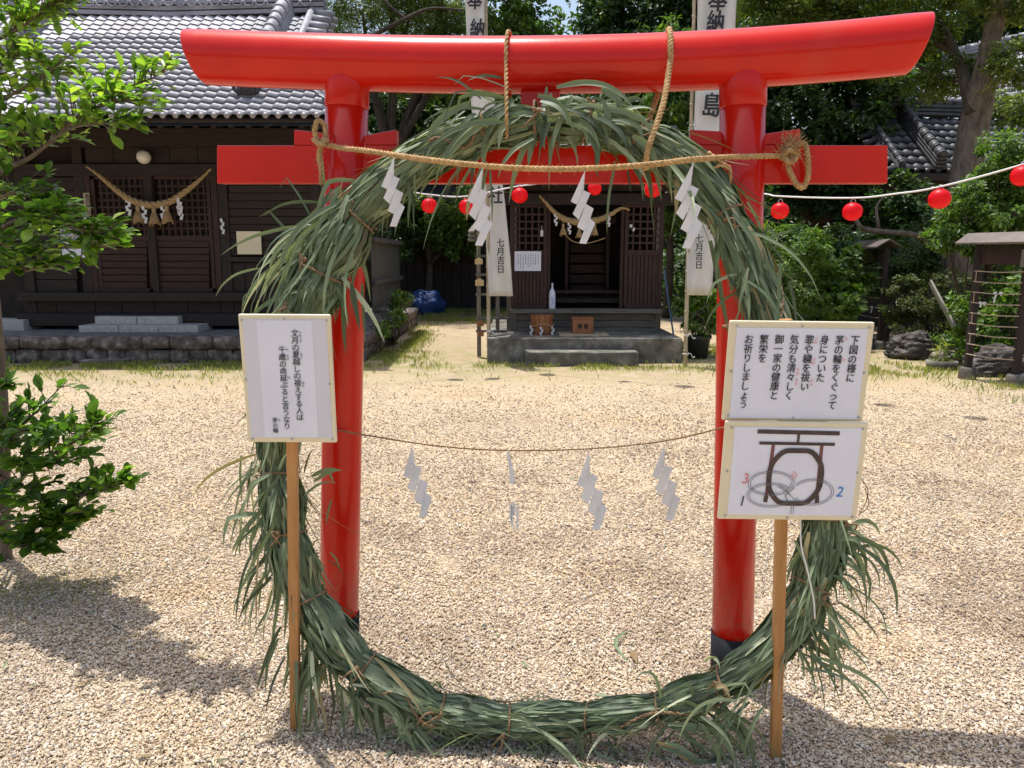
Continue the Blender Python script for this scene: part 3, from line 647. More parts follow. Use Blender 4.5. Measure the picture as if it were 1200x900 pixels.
tuft(600, 845, 1, 0.4, 10, 0.26, 0.2, 0.011); tuft(700, 850, 0.6, 0.5, 14, 0.22, 0.4, 0.010); tuft(780, 815, 0.5, -1, 7, 0.18, 0.3, 0.015, 3.5); tuft(820, 790, -0.4, -1, 6, 0.14, 0.4, 0.018, 3)
tuft(780, 835, 1, 0.3, 34, 0.36, 0.25, 0.013); tuft(830, 820, 1, 0.45, 30, 0.36, 0.3, 0.013); tuft(860, 800, -1, 0.35, 14, 0.3, 0.3, 0.012)
tuft(975, 625, 1, 0.05, 34, 0.30, 0.3, 0.014, 2.6); tuft(970, 660, 1, 0.5, 26, 0.26, 0.4, 0.011, 2.0); tuft(955, 700, 0.6, 1, 34, 0.26, 0.4, 0.012); tuft(940, 735, 0.9, 0.9, 30, 0.28, 0.35, 0.012); tuft(940, 740, 1, 0.45, 12, 0.36, 0.2, 0.011)
tuft(940, 620, -0.1, 1, 20, 0.24, 0.3, 0.012); tuft(975, 620, 0.8, -0.7, 6, 0.12, 0.3, 0.008)
for (a, b_, c_, d_, n__, L__) in ((600, 130, -1, .5, 16, .30), (640, 125, 1, .4, 20, .30), (700, 135, 1, .5, 20, .30), (560, 150, -1, .6, 14, .28), (660, 120, -.3, 1, 10, .22), (740, 160, .8, .7, 14, .30), (690, 150, -.2, 1, 8, .2), (620, 150, .1, 1, 9, .26), (410, 240, -.9, 1, 14, .34), (880, 300, .4, 1, 14, .28), (345, 620, -.2, 1, 12, .28), (450, 800, .8, .6, 12, .3), (660, 838, 1, .1, 8, .3), (850, 790, -1, .5, 10, .3), (955, 680, .1, 1, 10, .26)):
    tuft(a, b_, c_, d_, n__, L__, .30, .022 if b_ < 300 else .014, 1.6, -.05)
blades.sort(key=lambda b: -b[0])
for sz, vs, fs, r_ in blades[:300]:
    mb = MB(); c = sum((Vector(v) for v in vs), Vector())/len(vs)
    mb.add(vs, fs, r_); mb.build('leaf', M['blade'], chin, True)
mb = MB()
for sz, vs, fs, r_ in blades[300:]: mb.add(vs, fs, r_)
o = mb.build('bundled_grass', M['blade'], chin, True); o['kind'] = 'stuff'
for i, s in enumerate(tie_s):
    p, t, o_, b = rframe(s); tl = random.uniform(-0.3, 0.3); path = []
    for k in range(27):
        a = 2*math.pi*k/24; r = tube_r(s)*0.90
        path.append(p + (o_*math.cos(a)+b*math.sin(a))*r + t*(math.sin(a)*tl*0.05 + k*0.0007))
    mb = MB(); rope_mb(mb, path, 0.0042, 0.022, 2, 5, 0.006, fuzz=8)
    a = random.uniform(3.6, 5.2); kn = p+(o_*math.cos(a)+b*math.sin(a))*tube_r(s)*0.93
    mb.lathe(kn-Vector((0, 0, 0.008)), [(0.001, 0), (0.008, 0.004), (0.009, 0.010), (0.002, 0.017)], 8)
    for q in range(2): mb.tube(crom([kn, kn+Vector((random.uniform(-.03, .03), -.012, random.uniform(-.02, .02))), kn+Vector((random.uniform(-.06, .06), -.01, random.uniform(-.06, -.01)))], 4), 0.0028, 5)
    mb.build('tie', M['twine'], chin, True)
# long brown stems lying along the ring and the bark-rope wrapping at lower right / right
for (i0, i1, a0) in ((1.0, 1.7, 4.9), (10.6, 11.3, 4.6), (13.6, 15.0, 4.4), (20.3, 21.2, 4.2)):
    path = []; 
    for k in range(14):
        s = RL[int(i0*10) % NR] + (RL[min(int(i1*10), NR)]-RL[int(i0*10)])*k/13; p, t, o_, b = rframe(s); a = a0 + 0.5*math.sin(k*0.4)
        path.append(p + (o_*math.cos(a)+b*math.sin(a))*(tube_r(s)*1.06))
    mb = MB(); rope_mb(mb, path, 0.0055, 0.035, 2, 5, 0.01, fuzz=12); mb.build('twine_run', M['twine'], chin, True)
p_ = [ringpt(895, 378)+Vector((0, -.12, 0)), ringpt(860, 374)+Vector((0, -.13, 0)), ringpt(838, 380)+Vector((0, -.09, 0))]
mb = MB(); rope_mb(mb, crom(p_, 6), 0.006, 0.03, 2, 5, 0.006, fuzz=10); mb.build('twine_run', M['twine'], chin, True)

# ropes that hang the ring from the top beam
def hang_rope(u, label, vtop, vbot, lean, r, ubot):
    a = T(u, 76)
    path = [a + Vector((0, 0, 1))*math.sin(th)*(0.095+r) - fwd*math.cos(th)*(0.094+r) for th in [math.pi*1.03 - math.pi*1.08*k/16 for k in range(17)]]
    q = ringpt(ubot, vbot); q.y -= tube_r(0)+0.012
    back = Vector((q.x, q.y + 2*tube_r(0)+0.03, q.z+0.02))
    seq = [back] + path + [path[-1].lerp(q, 0.5)+Vector((lean, -.01, 0)), q, Vector((q.x, q.y+0.03, q.z-0.06))]
    t = thing('hanging_rope', label, 'rope', (a.x, a.y, 0), 'ropes tying the ring to the gate')
    mb = MB(); rope_mb(mb, crom(seq, 3), r, 0.04, 2 if r < 0.008 else 3, 6, 0.006, fuzz=30); mb.build('rope_strand', M['rope'], t, True)
    return t
hang_rope(597, 'thin rope looped over the red top beam near its middle', 0, 142, 0.0, 0.0065, 594)
hang_rope(782, 'thick straw rope looped over the red top beam, right of its middle', 0, 178, 0.01, 0.0095, 754)
# loose twine dangling beside the right pillar
t = thing('twine_loop', 'bent brown twine dangling over the grass ring beside the right pillar', 'twine', (0.6, 2.4, 0))
mb = MB(); rope_mb(mb, crom([T(812, 188)+Vector((0, -.2, 0)), T(826, 200)+Vector((0, -.21, 0)), T(836, 208)+Vector((0, -.2, 0)), T(833, 240)+Vector((0, -.2, 0)), T(828, 290)+Vector((0, -.2, 0))], 6), 0.0058, 0.03, 2, 6, 0.006, fuzz=14)
rope_mb(mb, crom([T(812, 213)+Vector((0, -.2, 0)), T(822, 203)+Vector((0, -.215, 0)), T(836, 207)+Vector((0, -.2, 0))], 5), 0.0055, 0.03, 2, 6, 0.006, fuzz=6); mb.build('twine_strand', M['rope'], t, True)

# ------------------------------------------------------------------ sacred ropes and folded paper streamers
def F(u, v, off): return T(u, v, 2.68-off)
upper = crom([F(374, 167, .09), F(398, 173, .12), F(432, 177, .20), F(500, 187, .31), F(575, 195, .335), F(640, 198, .34), (F(700, 197, .34)), F(760, 193, .335), F(812, 187, .30), F(860, 184, .15), F(900, 183, .10), F(928, 182, .06)], 8)
t = thing('straw_rope', 'thick twisted straw rope tied across the red gate above the ring opening', 'rope', (0.05, 2.5, 0))
mb = MB(); rope_mb(mb, upper, 0.0088, 0.045, 3, 7, 0.007, fuzz=420); mb.build('rope_strand', M['rope'], t, True)
# left knot: loop above, tail hanging beside the pillar
mb = MB()
rope_mb(mb, crom([F(374, 168, .09), F(369, 155, .10), F(372, 142, .09), F(380, 146, .08), F(381, 160, .09), F(374, 172, .11)], 6), 0.009, 0.04, 3, 6, 0.006, fuzz=50)
rope_mb(mb, crom([F(367, 163, .11), F(377, 170, .125), F(384, 163, .11)], 6), 0.009, 0.04, 3, 6, 0.006, fuzz=20)
rope_mb(mb, crom([F(376, 170, .10), F(374, 185, .09), F(377, 200, .085), F(377, 216, .08)], 6), 0.0095, 0.045, 3, 6, 0.006, fuzz=50)
mb.build('knot', M['rope'], t, True)
mb = MB()
rope_mb(mb, crom([F(921, 180, .08), F(924, 196, .075), F(932, 214, .07), F(941, 220, .06), F(947, 205, .06), F(946, 180, .06), F(942, 168, .05), F(930, 172, .06), F(921, 182, .08)], 6), 0.009, 0.04, 3, 6, 0.006, fuzz=60)
rope_mb(mb, crom([F(915, 187, .08), F(925, 176, .10), F(934, 183, .08), F(925, 190, .10), F(918, 182, .08)], 6), 0.009, 0.04, 3, 6, 0.006, fuzz=40)
c0 = F(926, 176, .08)
for _ in range(150):
    a = random.uniform(0, 6.28); d = Vector((math.cos(a)*0.8, random.uniform(-.7, .2), math.sin(a)+0.45)).normalized()*random.uniform(0.02, 0.055)
    st = c0 + Vector([random.gauss(0, .012) for _ in range(3)]); mb.tube([st, st+d*0.6, st+d+Vector((random.gauss(0, .006), 0, random.gauss(0, .006)))], [0.0014, 0.0012, 0.0005], 3, False)
mb.build('knot', M['rope'], t, True)
lower = crom([T(396, 497)-fwd*.076, T(440, 503)-fwd*.10, T(520, 514)-fwd*.11, T(600, 519)-fwd*.11, T(690, 517)-fwd*.11, T(775, 509)-fwd*.10, T(845, 495)-fwd*.078, T(862, 492)-fwd*.077], 6)
t = thing('thin_cord', 'thin brown cord strung low between the two red pillars', 'cord', (0.05, 2.6, 0))
mb = MB(); rope_mb(mb, lower, 0.0032, 0.02, 2, 5, 0.005, fuzz=60); mb.build('cord_strand', M['twine'], t, True)

def shide(label, top, scale, lean=0.0, group=None, yoff=0.0, bands=4, flip=1):
    """zigzag streamer: overlapping folded strips; scale = metres per photo pixel there"""
    base = [[(0, 0), (5.8, 25.3), (-9.4, 37.6), (-16.3, 34)], [(-1.5, 22), (5.8, 25.3), (-7.2, 54.2), (-14.2, 47.7)], [(.7, 36.8), (9.4, 41.9), (0, 67.6), (-9.3, 62)], [(3.8, 51.5), (11, 57.8), (.6, 81), (-7.2, 80.2)]]
    base[0] = [(0, 0), (-1.5, 22), (-9.4, 37.6), (-16.3, 34)]
    t = thing('paper_streamer', label, 'paper streamer', top, group)
    for k, q in enumerate(base[:bands]):
        mb = MB(); pts = []
        for (x, z) in q:
            xx = (x*flip + lean*z)*scale; pts.append(Vector((top.x + xx, top.y - 0.002 - k*0.0016 + yoff + 0.0035*math.sin(z*0.11+k), top.z - z*scale)))
        # two-face strip with a soft crease and paper thickness
        m1 = pts[0].lerp(pts[3], .5) + Vector((0, -.003, 0)); m2 = pts[1].lerp(pts[2], .5) + Vector((0, -.003, 0))
        front = [pts[0], pts[1], m2, pts[2], pts[3], m1]; back = [p + Vector((0, 0.0006, 0)) for p in front]
        mb.add(front+back, [(0,1,2,5),(5,2,3,4),(11,8,7,6),(10,9,8,11)]+[(a, a+6, (a+1) % 6+6, (a+1) % 6) for a in range(6)])
        mb.build('folded_strip', M['shide'], t)
    return t
def near_on(path, u):
    best = min(path, key=lambda p: abs(600+900*p.x/(p.y*CS+(CAMH-p.z)*SN) - u)); return best
G1 = 'white paper streamers on the upper straw rope'; G2 = 'white paper streamers on the low cord'
def hang(path, u, label, k, g, **kw):
    p = near_on(path, u).copy(); p.y -= 0.012; p.z -= 0.006; return shide(label, p, pxm(p.y, p.z)*k, group=g, **kw)
hang(upper, 464, 'white zigzag paper streamer beside the left pillar, on the upper rope', 1.0, G1)
hang(upper, 566, 'white zigzag paper streamer overlapping the left banner, on the upper rope', 1.12, G1, lean=-0.02)
hang(upper, 685, 'white zigzag paper streamer in front of the small shrine doorway, on the upper rope', 1.05, G1, lean=0.02)
hang(upper, 815, 'white zigzag paper streamer overlapping the right banner, on the upper rope', 1.25, G1, lean=-0.02)
hang(lower, 481, 'hanging paper streamer nearest the left pillar on the low cord', 1.08, G2, lean=0.16)
hang(lower, 688, 'hanging paper streamer right of the middle of the low cord', 1.18, G2, lean=0.14)
hang(lower, 775, 'hanging paper streamer nearest the right pillar on the low cord', 1.15, G2, lean=0.12)
p = near_on(lower, 596).copy(); s_ = pxm(p.y, p.z)
t = thing('paper_streamer', 'torn single paper strip with a dangling tail on the low cord', 'paper streamer', p, G2)
mb = MB(); mb.add([p+Vector((x*s_, -0.006-y_, -z*s_)) for x, y_, z in ((-2, 0, 0), (1, 0, 0), (8, .004, 38), (2, .004, 40))] + [p+Vector((x*s_, -0.005-y_, -z*s_)) for x, y_, z in ((-2, 0, 0), (1, 0, 0), (8, .004, 38), (2, .004, 40))], [(0,1,2,3),(7,6,5,4),(0,4,5,1),(1,5,6,2),(2,6,7,3),(3,7,4,0)])
mb.build('folded_strip', M['shide'], t)
mb = MB(); mb.tube([p+Vector((5*s_, -.008, -39*s_)), p+Vector((6*s_, -.008, -66*s_))], 0.0006, 4)
for dx, z0, z1 in ((1, 64, 84), (5, 62, 78), (9, 66, 96), (3, 66, 92)): mb.box((p.x+dx*s_, p.y-.009, p.z-z1*s_), (p.x+(dx+2.6)*s_, p.y-.0083, p.z-z0*s_))
mb.build('paper_tail', M['shide'], t)

# ------------------------------------------------------------------ signs
def board(parent, cu, cv, Y, wpx, hpx, roll, th=0.012, shift=None):
    c = P(cu, cv, Y); s = pxm(Y, c.z); w, h = wpx*s, hpx*s
    rot = Matrix.Rotation(R(roll), 3, 'Y') @ Matrix.Rotation(R(4.5), 3, 'X')
    mb = MB(); mb.box((c.x-w/2, Y-th/2, c.z-h/2), (c.x+w/2, Y+th/2, c.z+h/2), rot=rot, piv=c); o = mb.build('board', M['cream'], parent, bevel=0.004)
    def sheet(x0, z0, x1, z1, d, m, name, par=o):   # fractions of board, d = height above the face
        mb = MB(); mb.box((c.x+(x0-.5)*w, Y-th/2-d, c.z+(z0-.5)*h), (c.x+(x1-.5)*w, Y-th/2+0.001, c.z+(z1-.5)*h), rot=rot, piv=c)
        q = mb.build(name, M[m], par); return q
    def at(x, z, d): return c + rot @ Vector(((x-.5)*w, -th/2-d, (z-.5)*h))
    return o, c, w, h, rot, sheet, at
def pins(o, at, pts, par):
    for x, z in pts:
        mb = MB(); a = at(x, z, 0.0015); mb.lathe((0, 0, 0), [(0.0035, 0), (0.0032, 0.001), (0.0012, 0.002)], 10)
        mb.v = [tuple(a + Vector((x_, -z_, y_))) for x_, y_, z_ in mb.v]; q = mb.build('pin', M['pin'], par)
def unit_line(s): return list(s)

YL = 2.12
SL = thing('notice_sign', 'portrait notice on a wooden stake before the left red pillar', 'sign', G(346, 850), 'notice signs on stakes')
mb = MB(); a0 = G(346, 851); a0.z = -0.03; a1 = P(341, 372, YL+0.03)
mb.beam(a0, a1, 0.030, 0.024, Vector((0, 1, 0))); mb.build('stake', M['stake'], SL, bevel=0.002)
o, c, w, h, rot, sheet, at = board(SL, 338.5, 444.5, YL, 106, 154, 0.35)
sheet(.045, .04, .955, .965, .0015, 'sleeve', 'backing_sheet'); sheet(.20, .045, .80, .955, .0025, 'paper', 'paper_sheet')
pins(o, at, [(.04, .955), (.5, .97), (.955, .955), (.035, .5), (.955, .47), (.055, .03), (.5, .03), (.955, .03)], o)
L_ = []
sz = h*0.0585
L_.append(text('文月の夏越しの祓えする人は', sz, M['ink'], center=at(.605, .885, .0042), rot=rot, line=0.93, shear=.04, bold=.010, parent=o))
L_.append(text('千歳の命延ぶると言うなり', sz, M['ink'], center=at(.455, .758, .0042), rot=rot, line=0.93, shear=.04, bold=.010, parent=o))
L_.append(text('茅の輪', sz*.75, M['ink'], center=at(.325, .20, .0042), rot=rot, line=0.93, shear=.04, bold=.010, parent=o))
for s, x, z in (('ふみづき', .665, .88), ('なご', .665, .71), ('はら', .665, .49), ('ち', .515, .745), ('とせ', .515, .70), ('の', .515, .53), ('ち', .375, .195)):
    L_.append(text(s, sz*.42, M['ink'], center=at(x, z, .0042), rot=rot, line=0.95, parent=o))
join_meshes(L_, 'lettering')

YR = 2.0
SR = thing('notice_sign', 'two stacked landscape notices on a wooden stake before the right red pillar', 'sign', G(909, 884), 'notice signs on stakes')
mb = MB(); a0 = G(909, 885); a0.z = -0.03; a1 = P(921, 374, YR+0.03)
mb.beam(a0, a1, 0.031, 0.024, Vector((0, 1, 0))); mb.build('stake', M['stake'], SR, bevel=0.002)
o, c, w, h, rot, sheet, at = board(SR, 933.5, 435.5, YR, 167, 119.5, 0.7)
sheet(.05, .03, .955, .935, .002, 'paper', 'paper_sheet')
pins(o, at, [(.05, .95), (.5, .955), (.965, .95), (.035, .5), (.965, .5), (.04, .05), (.5, .04), (.965, .05)], o)
L_ = []; sz = h*0.0985
cols = ['下図の様に', '茅の輪をくぐって', '身についた', '罪や穢を祓い', '気分も清々しく', '御一家の健康と', '繁栄を', 'お祈りしましょう']
for i, s in enumerate(cols): L_.append(text(s, sz, M['ink'], center=at(.868-.1045*i, .865, .0042), rot=rot, line=0.945, shear=.04, bold=.012, parent=o, sx=.92))
join_meshes(L_, 'lettering'); L_ = []
for s, col, row in (('ち', 1, 0), ('わ', 1, 2), ('つみ', 3, 0), ('けが', 3, 2), ('はら', 3, 4), ('すが', 4, 3), ('すが', 4, 4)):
    L_.append(text(s, sz*.4, M['redink'], center=at(.868-.1045*col+.047, .855-.1045*row, .0042), rot=rot, line=0.95, parent=o))
join_meshes(L_, 'furigana')
o, c, w, h, rot, sheet, at = board(SR, 927.5, 552, YR+0.004, 165, 121.5, 0.7)
sheet(.065, .055, .955, .945, .002, 'paper', 'paper_sheet')
pins(o, at, [(.045, .94), (.96, .94), (.04, .5), (.96, .5), (.05, .04), (.5, .025), (.965, .04)], o)
def fl(pts, m, name, wd, par=o, d=.0036, closed=False):   # drawn line as a flat ribbon in board coordinates
    mb = MB(); pts = [Vector((x*w, z*h, 0)) for x, z in pts]; n_ = len(pts); k = 0
    vs = []
    for i, p in enumerate(pts):
        t_ = (pts[min(i+1, n_-1)]-pts[max(i-1, 0)]).normalized(); s_ = Vector((-t_.y, t_.x, 0))*wd*w/2
        for q in (p-s_, p+s_): vs.append(at(q.x/w, q.y/h, d))
    mb.add(vs, [(2*i, 2*i+1, 2*i+3, 2*i+2) for i in range(n_-1)]); return mb.build(name, M[m], par)
L_ = [fl([(.225, .905), (.80, .895)], 'brownink', 'drawn_gate', .03), fl([(.245, .79), (.775, .785)], 'brownink', 'drawn_gate', .022), fl([(.515, .89), (.515, .80)], 'brownink', 'drawn_gate', .018), fl([(.33, .265), (.325, .19)], 'brownink', 'drawn_gate', .03, d=.0042), fl([(.69, .265), (.695, .19)], 'brownink', 'drawn_gate', .03, d=.0042)]

L_ = [fl([(.345, .775), (.33, .265)], 'redbrownink', 'drawn_pillar', .024, d=.0034), fl([(.685, .775), (.69, .265)], 'redbrownink', 'drawn_pillar', .024, d=.0034)]
join_meshes(L_, 'drawn_pillar')
rg = [(.52+.185*(abs(math.cos(a))**.8*(1 if math.cos(a) > 0 else -1)), .45+.275*(abs(math.sin(a))**.85*(1 if math.sin(a) > 0 else -1))+.006*math.sin(7*a)) for a in [2*math.pi*k/48 for k in range(49)]]
fl(rg, 'brownink', 'drawn_ring', .036, d=.0048)
L_ = []; el = lambda cx, cz, rx, rz, a0, a1: [(cx+rx*math.cos(a), cz+rz*math.sin(a)) for a in [R(a0)+(R(a1)-R(a0))*k/30 for k in range(31)]]
for q in (0, .016):
    L_ += [fl(el(.655, .30, .150-q, .135-q, -150, 150), 'greyink', 'drawn_path', .0042, d=.0052), fl(el(.355, .385, .165-q, .125-q, 20, 300), 'greyink', 'drawn_path', .0042, d=.0054), fl(el(.355, .265, .165-q, .125-q, 40, 330), 'greyink', 'drawn_path', .0042, d=.0056),
           fl([(.505+q, .43), (.49+q, .36), (.43+q, .275)], 'greyink', 'drawn_path', .0042, d=.0058), fl([(.525-q, .235+q), (.46, .31+q), (.40, .355+q)], 'greyink', 'drawn_path', .0042, d=.0058), fl([(.525, .365-q), (.46, .27-q), (.49, .20)], 'greyink', 'drawn_path', .0042, d=.0060), fl([(.515+q, .07), (.515+q, .19)], 'greyink', 'drawn_path', .0042, d=.0060)]
join_meshes(L_, 'drawn_path')
fl([(.49, .47), (.512, .51), (.535, .47), (.52, .472), (.522, .44), (.502, .44), (.504, .472), (.49, .47)], 'redink', 'drawn_arrow', .005, d=.0056)
text('3', h*.15, M['redink'], 'numeral', o, at(.165, .50, .0042), rot, shear=.2, vertical=False)
text('2', h*.15, M['blueink'], 'numeral', o, at(.845, .375, .0042), rot, shear=.2, vertical=False)
text('1', h*.15, M['ink'], 'numeral', o, at(.155, .27, .0042), rot, shear=.2, vertical=False)
# white strings hanging under the sign
for nm, pts in (('white_string', [P(938, 612, 2.02), P(939, 640, 2.03), P(946, 668, 2.03), P(953, 700, 2.05), P(955, 725, 2.06)]), ('white_string', [P(906, 612, 2.08), P(900, 650, 2.15), P(893, 700, 2.2)])):
    mb = MB(); mb.tube(crom(pts, 6), 0.0022 if nm and pts[0].x > .75 else .0012, 6); mb.build(nm, M['whitecord'], SR, True)
mb = MB(); mb.tube(crom([P(1006, 604, 2.05), P(1014, 590, 2.06), P(1017, 575, 2.07), P(1012, 565, 2.07), P(1008, 560, 2.05)], 5), 0.0015, 5); mb.tube(crom([P(1006, 604, 2.05), P(1018, 592, 2.06), P(1014, 572, 2.07)], 5), 0.0013, 5); mb.build('wire_tie', M['blade'], SR)

# a fallen blade of grass and small litter on the gravel
tw = thing('fallen_leaf', 'bent grass leaf lying alone on the gravel inside the ring', 'leaf', G(727, 768))
vs, fs = blade([G(733, 745)+Vector((0, 0, .02)), G(722, 757)+Vector((0, 0, .03)), G(721, 763)+Vector((0, 0, .02)), G(728, 770)+Vector((0, 0, .012)), G(738, 781)+Vector((0, 0, .01))], 0.014, .6, Vector((0, -.5, 1)))
mb = MB(); mb.add(vs, fs, 0.6); mb.build('leaf_blade', M['blade'], tw)
for (u, v, sz_, lab, col) in ((1045, 872, .02, 'small orange dead leaf on the shaded gravel at the lower right', 0.0), (568, 738, .012, 'dark leaf crumb on the gravel near the left pillar', .1)):
    q = G(u, v); q.z += 0.012; t = thing('dead_leaf', lab, 'leaf', q)
    vs, fs = blade([q+Vector((-sz_, 0, 0)), q+Vector((-sz_*.3, .004, .006)), q+Vector((sz_*.4, -.002, .005)), q+Vector((sz_, .004, 0))], sz_*1.2, col, Vector((0, -.3, 1)))
    mb = MB(); mb.add(vs, fs, col); mb.build('leaf_blade', M['blade'], t)

nl = 520; ly = rng.uniform(1.9, 8.5, nl); lx = rng.uniform(-.72, .72, nl)*(ly+.3)
ring_near = rng.random(nl) < .35; lx = np.where(ring_near, .05+rng.normal(0, .75, nl), lx); ly = np.where(ring_near, 2.2+rng.normal(0, .25, nl).clip(-.35, .8), ly)
lp = np.stack([lx, ly, np.full(nl, .014)], 1); ld_ = unit(nl); ld_[:, 2] *= .15; ld_ = norm(ld_); ln_ = norm(unit(nl)*.3+np.array([0, 0, 1.]))
sz_l = rng.lognormal(-3.9, .45, nl); tag(leaf_mesh_np('leaf_litter', lp, ld_, ln_, sz_l*1.5, sz_l*rng.uniform(.12, .5, nl), rng.choice([.0, .04, .07, .3, .6], nl), M['blade']), 'small dry leaf and grass scraps strewn over the gravel', 'leaf litter', None, 'stuff')

# ------------------------------------------------------------------ lanterns on their white line
GL = 'red paper lanterns strung on the white line'
lan = [(503, 241, 9.9, 9.2, 'lantern left of the shrine, nearest the left pillar'), (547, 242, 10.0, 9.2, 'lantern just left of the left banner'), (609, 229, 10.3, 9.5, 'shaded red lantern above the left shrine door'),
       (697, 221, 9.8, 8, 'red lantern behind the paper streamer before the doorway'), (765, 222, 9.4, 10, 'shaded red lantern above the right shrine door'),
       (914, 247, 8.6, 10.3, 'red lantern just right of the right pillar'), (999, 248, 8.2, 11.2, 'red lantern above the small fortune rack'), (1101, 233, 7.5, 12.2, 'red lantern in front of the thick tree trunk'), (1198, 206, 7.1, 12.5, 'red lantern cut by the right edge of the view')]
def make_lantern(c, r, label):
    t = thing('red_lantern', label if label.startswith(('red', 'shaded')) else 'red '+label, 'lantern', c, GL)
    prof = []
    for k in range(25):
        a = -math.pi/2*0.86 + math.pi*0.86*k/24; rr_2 = r*math.cos(a)**0.8*(1+(0.018 if k % 2 else -0.018)); prof.append((max(rr_2, .3*r), math.sin(a)*r*0.90))
    mb = MB(); mb.lathe(c, prof, 24); mb.build('lantern_body', M['lantern'], t, True)
    for z in (-r*.93, r*.86): mb = MB(); mb.lathe(c+Vector((0, 0, z)), [(r*.30, 0), (r*.32, 0), (r*.32, r*.08), (r*.28, r*.08)], 16); mb.build('lantern_cap', M['lantern'], t, True)
    mb = MB(); mb.tube(crom([c+Vector((-r*.28, 0, r*.9)), c+Vector((-r*.2, 0, r*1.15)), c+Vector((0, 0, r*1.32)), c+Vector((r*.2, 0, r*1.15)), c+Vector((r*.28, 0, r*.9))], 4), r*.025, 5); mb.build('hanging_hook', M['whitecord'], t, True)
for u, v, Y, rp, lab in lan:
    c = P(u, v, Y); make_lantern(c, rp*pxm(Y, c.z), lab)
line = crom([P(1300, 160, 6.4), P(1198, 193, 7.1), P(1101, 219, 7.5), P(1050, 227, 7.9), P(999, 232, 8.2), P(914, 230, 8.6), P(888, 226, 8.8), P(765, 211, 9.4), P(697, 210, 9.8), P(609, 218, 10.3), P(547, 230, 10.0), P(503, 228, 9.9), P(470, 222, 9.8), P(410, 205, 9.6)], 8)
mb = MB(); mb.tube(line, 0.0085, 6); tag(mb.build('lantern_line', M['whitecord'], smooth=True), 'white line carrying the red lanterns across the yard', 'line')

# ------------------------------------------------------------------ roof tiles
def tile_mesh(cw, rh, lip, cap=False):
    n_ = 8; vs = []; ov = 1.06
    def prof(f):   # S-shaped pantile: broad trough and a narrow roll
        return 0.019*math.sin(2*math.pi*(f-0.12)) + 0.007*math.sin(4*math.pi*(f-0.12))
    for (y, zz) in ((0, lip), (rh*1.12, 0.004)):
        for k in range(n_+1):
            f = k/n_; vs.append((f*cw*ov, y, prof(f)*cw/.25 + zz))
    for k in range(n_+1): f = k/n_; vs.append((f*cw*ov, 0.0, prof(f)*cw/.25 + lip - 0.013))
    m = n_+1
    fs = [(k, k+1, m+k+1, m+k) for k in range(n_)] + [(2*m+k, 2*m+k+1, k+1, k) for k in range(n_)]
    me = bpy.data.meshes.new('roof_tile'); 
    if cap:
        k0 = len(vs); r = cw*.21; c = (cw*.80, 0, 0.006)
        vs += [(c[0]+r*math.cos(a), -0.012, c[2]+r*math.sin(a)) for a in [2*math.pi*i/10 for i in range(10)]] + [(c[0]+r*math.cos(a), 0.03, c[2]+r*math.sin(a)) for a in [2*math.pi*i/10 for i in range(10)]]
        fs += [tuple(range(k0, k0+10))] + [(k0+i, k0+10+i, k0+10+(i+1) % 10, k0+(i+1) % 10) for i in range(10)]
    me.from_pydata(vs, [], fs); me.polygons.foreach_set('use_smooth', [i < n_ for i in range(len(fs))]); me.update(); return me
def tile_roof(parent, O, X, S, cols, rows, cw, rh, m, visible=lambda c, r, p: True, limit=300, clip=None):
    """O = eave corner, X = unit vector along the eave, S = unit vector up the slope"""
    N = X.cross(S).normalized(); base = Matrix((X, S, N)).transposed()
    lp_ = .16*min(cw, .25)-.002; me = tile_mesh(cw, rh, lp_); me.materials.append(m); mc = tile_mesh(cw, rh, lp_, True); mc.materials.append(m)
    cand = []
    for r in range(rows):
        for c in range(cols):
            p = O + X*(c*cw) + S*(r*rh)
            if clip is None or clip(p + X*cw/2): cand.append((c, r, p))
    cand.sort(key=lambda q: (0 if visible(*q) else 1, q[1], abs(q[0]-cols/2)))
    off = parent.location; rest = MB()
    for i, (c, r, p) in enumerate(cand):
        src = mc if r == 0 else me
        jr = Matrix.Rotation(random.uniform(-.010, .010), 3, 'Z') @ Matrix.Rotation(random.uniform(-.008, .008), 3, 'X')
        if i < limit and visible(c, r, p):
            o = bpy.data.objects.new('roof_tile', src); COL.objects.link(o); o.parent = parent
            o.matrix_local = Matrix.Translation(p + N*random.uniform(0, .003) - off) @ (base @ jr).to_4x4()
        else:
            mm = base @ jr; rest.add([p + mm @ v.co for v in src.vertices], [tuple(f.vertices) for f in src.polygons])
    if rest.v: q = rest.build('roof_tiles_beyond', m, parent); q['kind'] = 'stuff'
def ridge(parent, path, w, h, m, courses=3, name='ridge', seg=0.24):
    """stacked flat courses with half-round cover tiles on top, along a path"""
    path = [Vector(p) for p in path]; mb = MB()
    for a, b in zip(path, path[1:]):
        for k in range(courses):
            z = Vector((0, 0, h*(k+.5)/(courses+1))); mb.beam(a+z, b+z, w*(1-.07*k), h/(courses+1)*.72)
    o = mb.build(name, m, parent, bevel=.004); mb = MB()
    pp = resample(path, seg); up = Vector((0, 0, h*.86))
    for a, b in zip(pp, pp[1:]):
        d = (b-a); mb.tube([a+up, a+up+d*.9], [w*.40, w*.36], 12); mb.tube([a+up-d*.03, a+up+d*.10], w*.44, 12)
    q = mb.build('cover_tiles', m, o, True); q.location = (0, 0, 0)
    return o
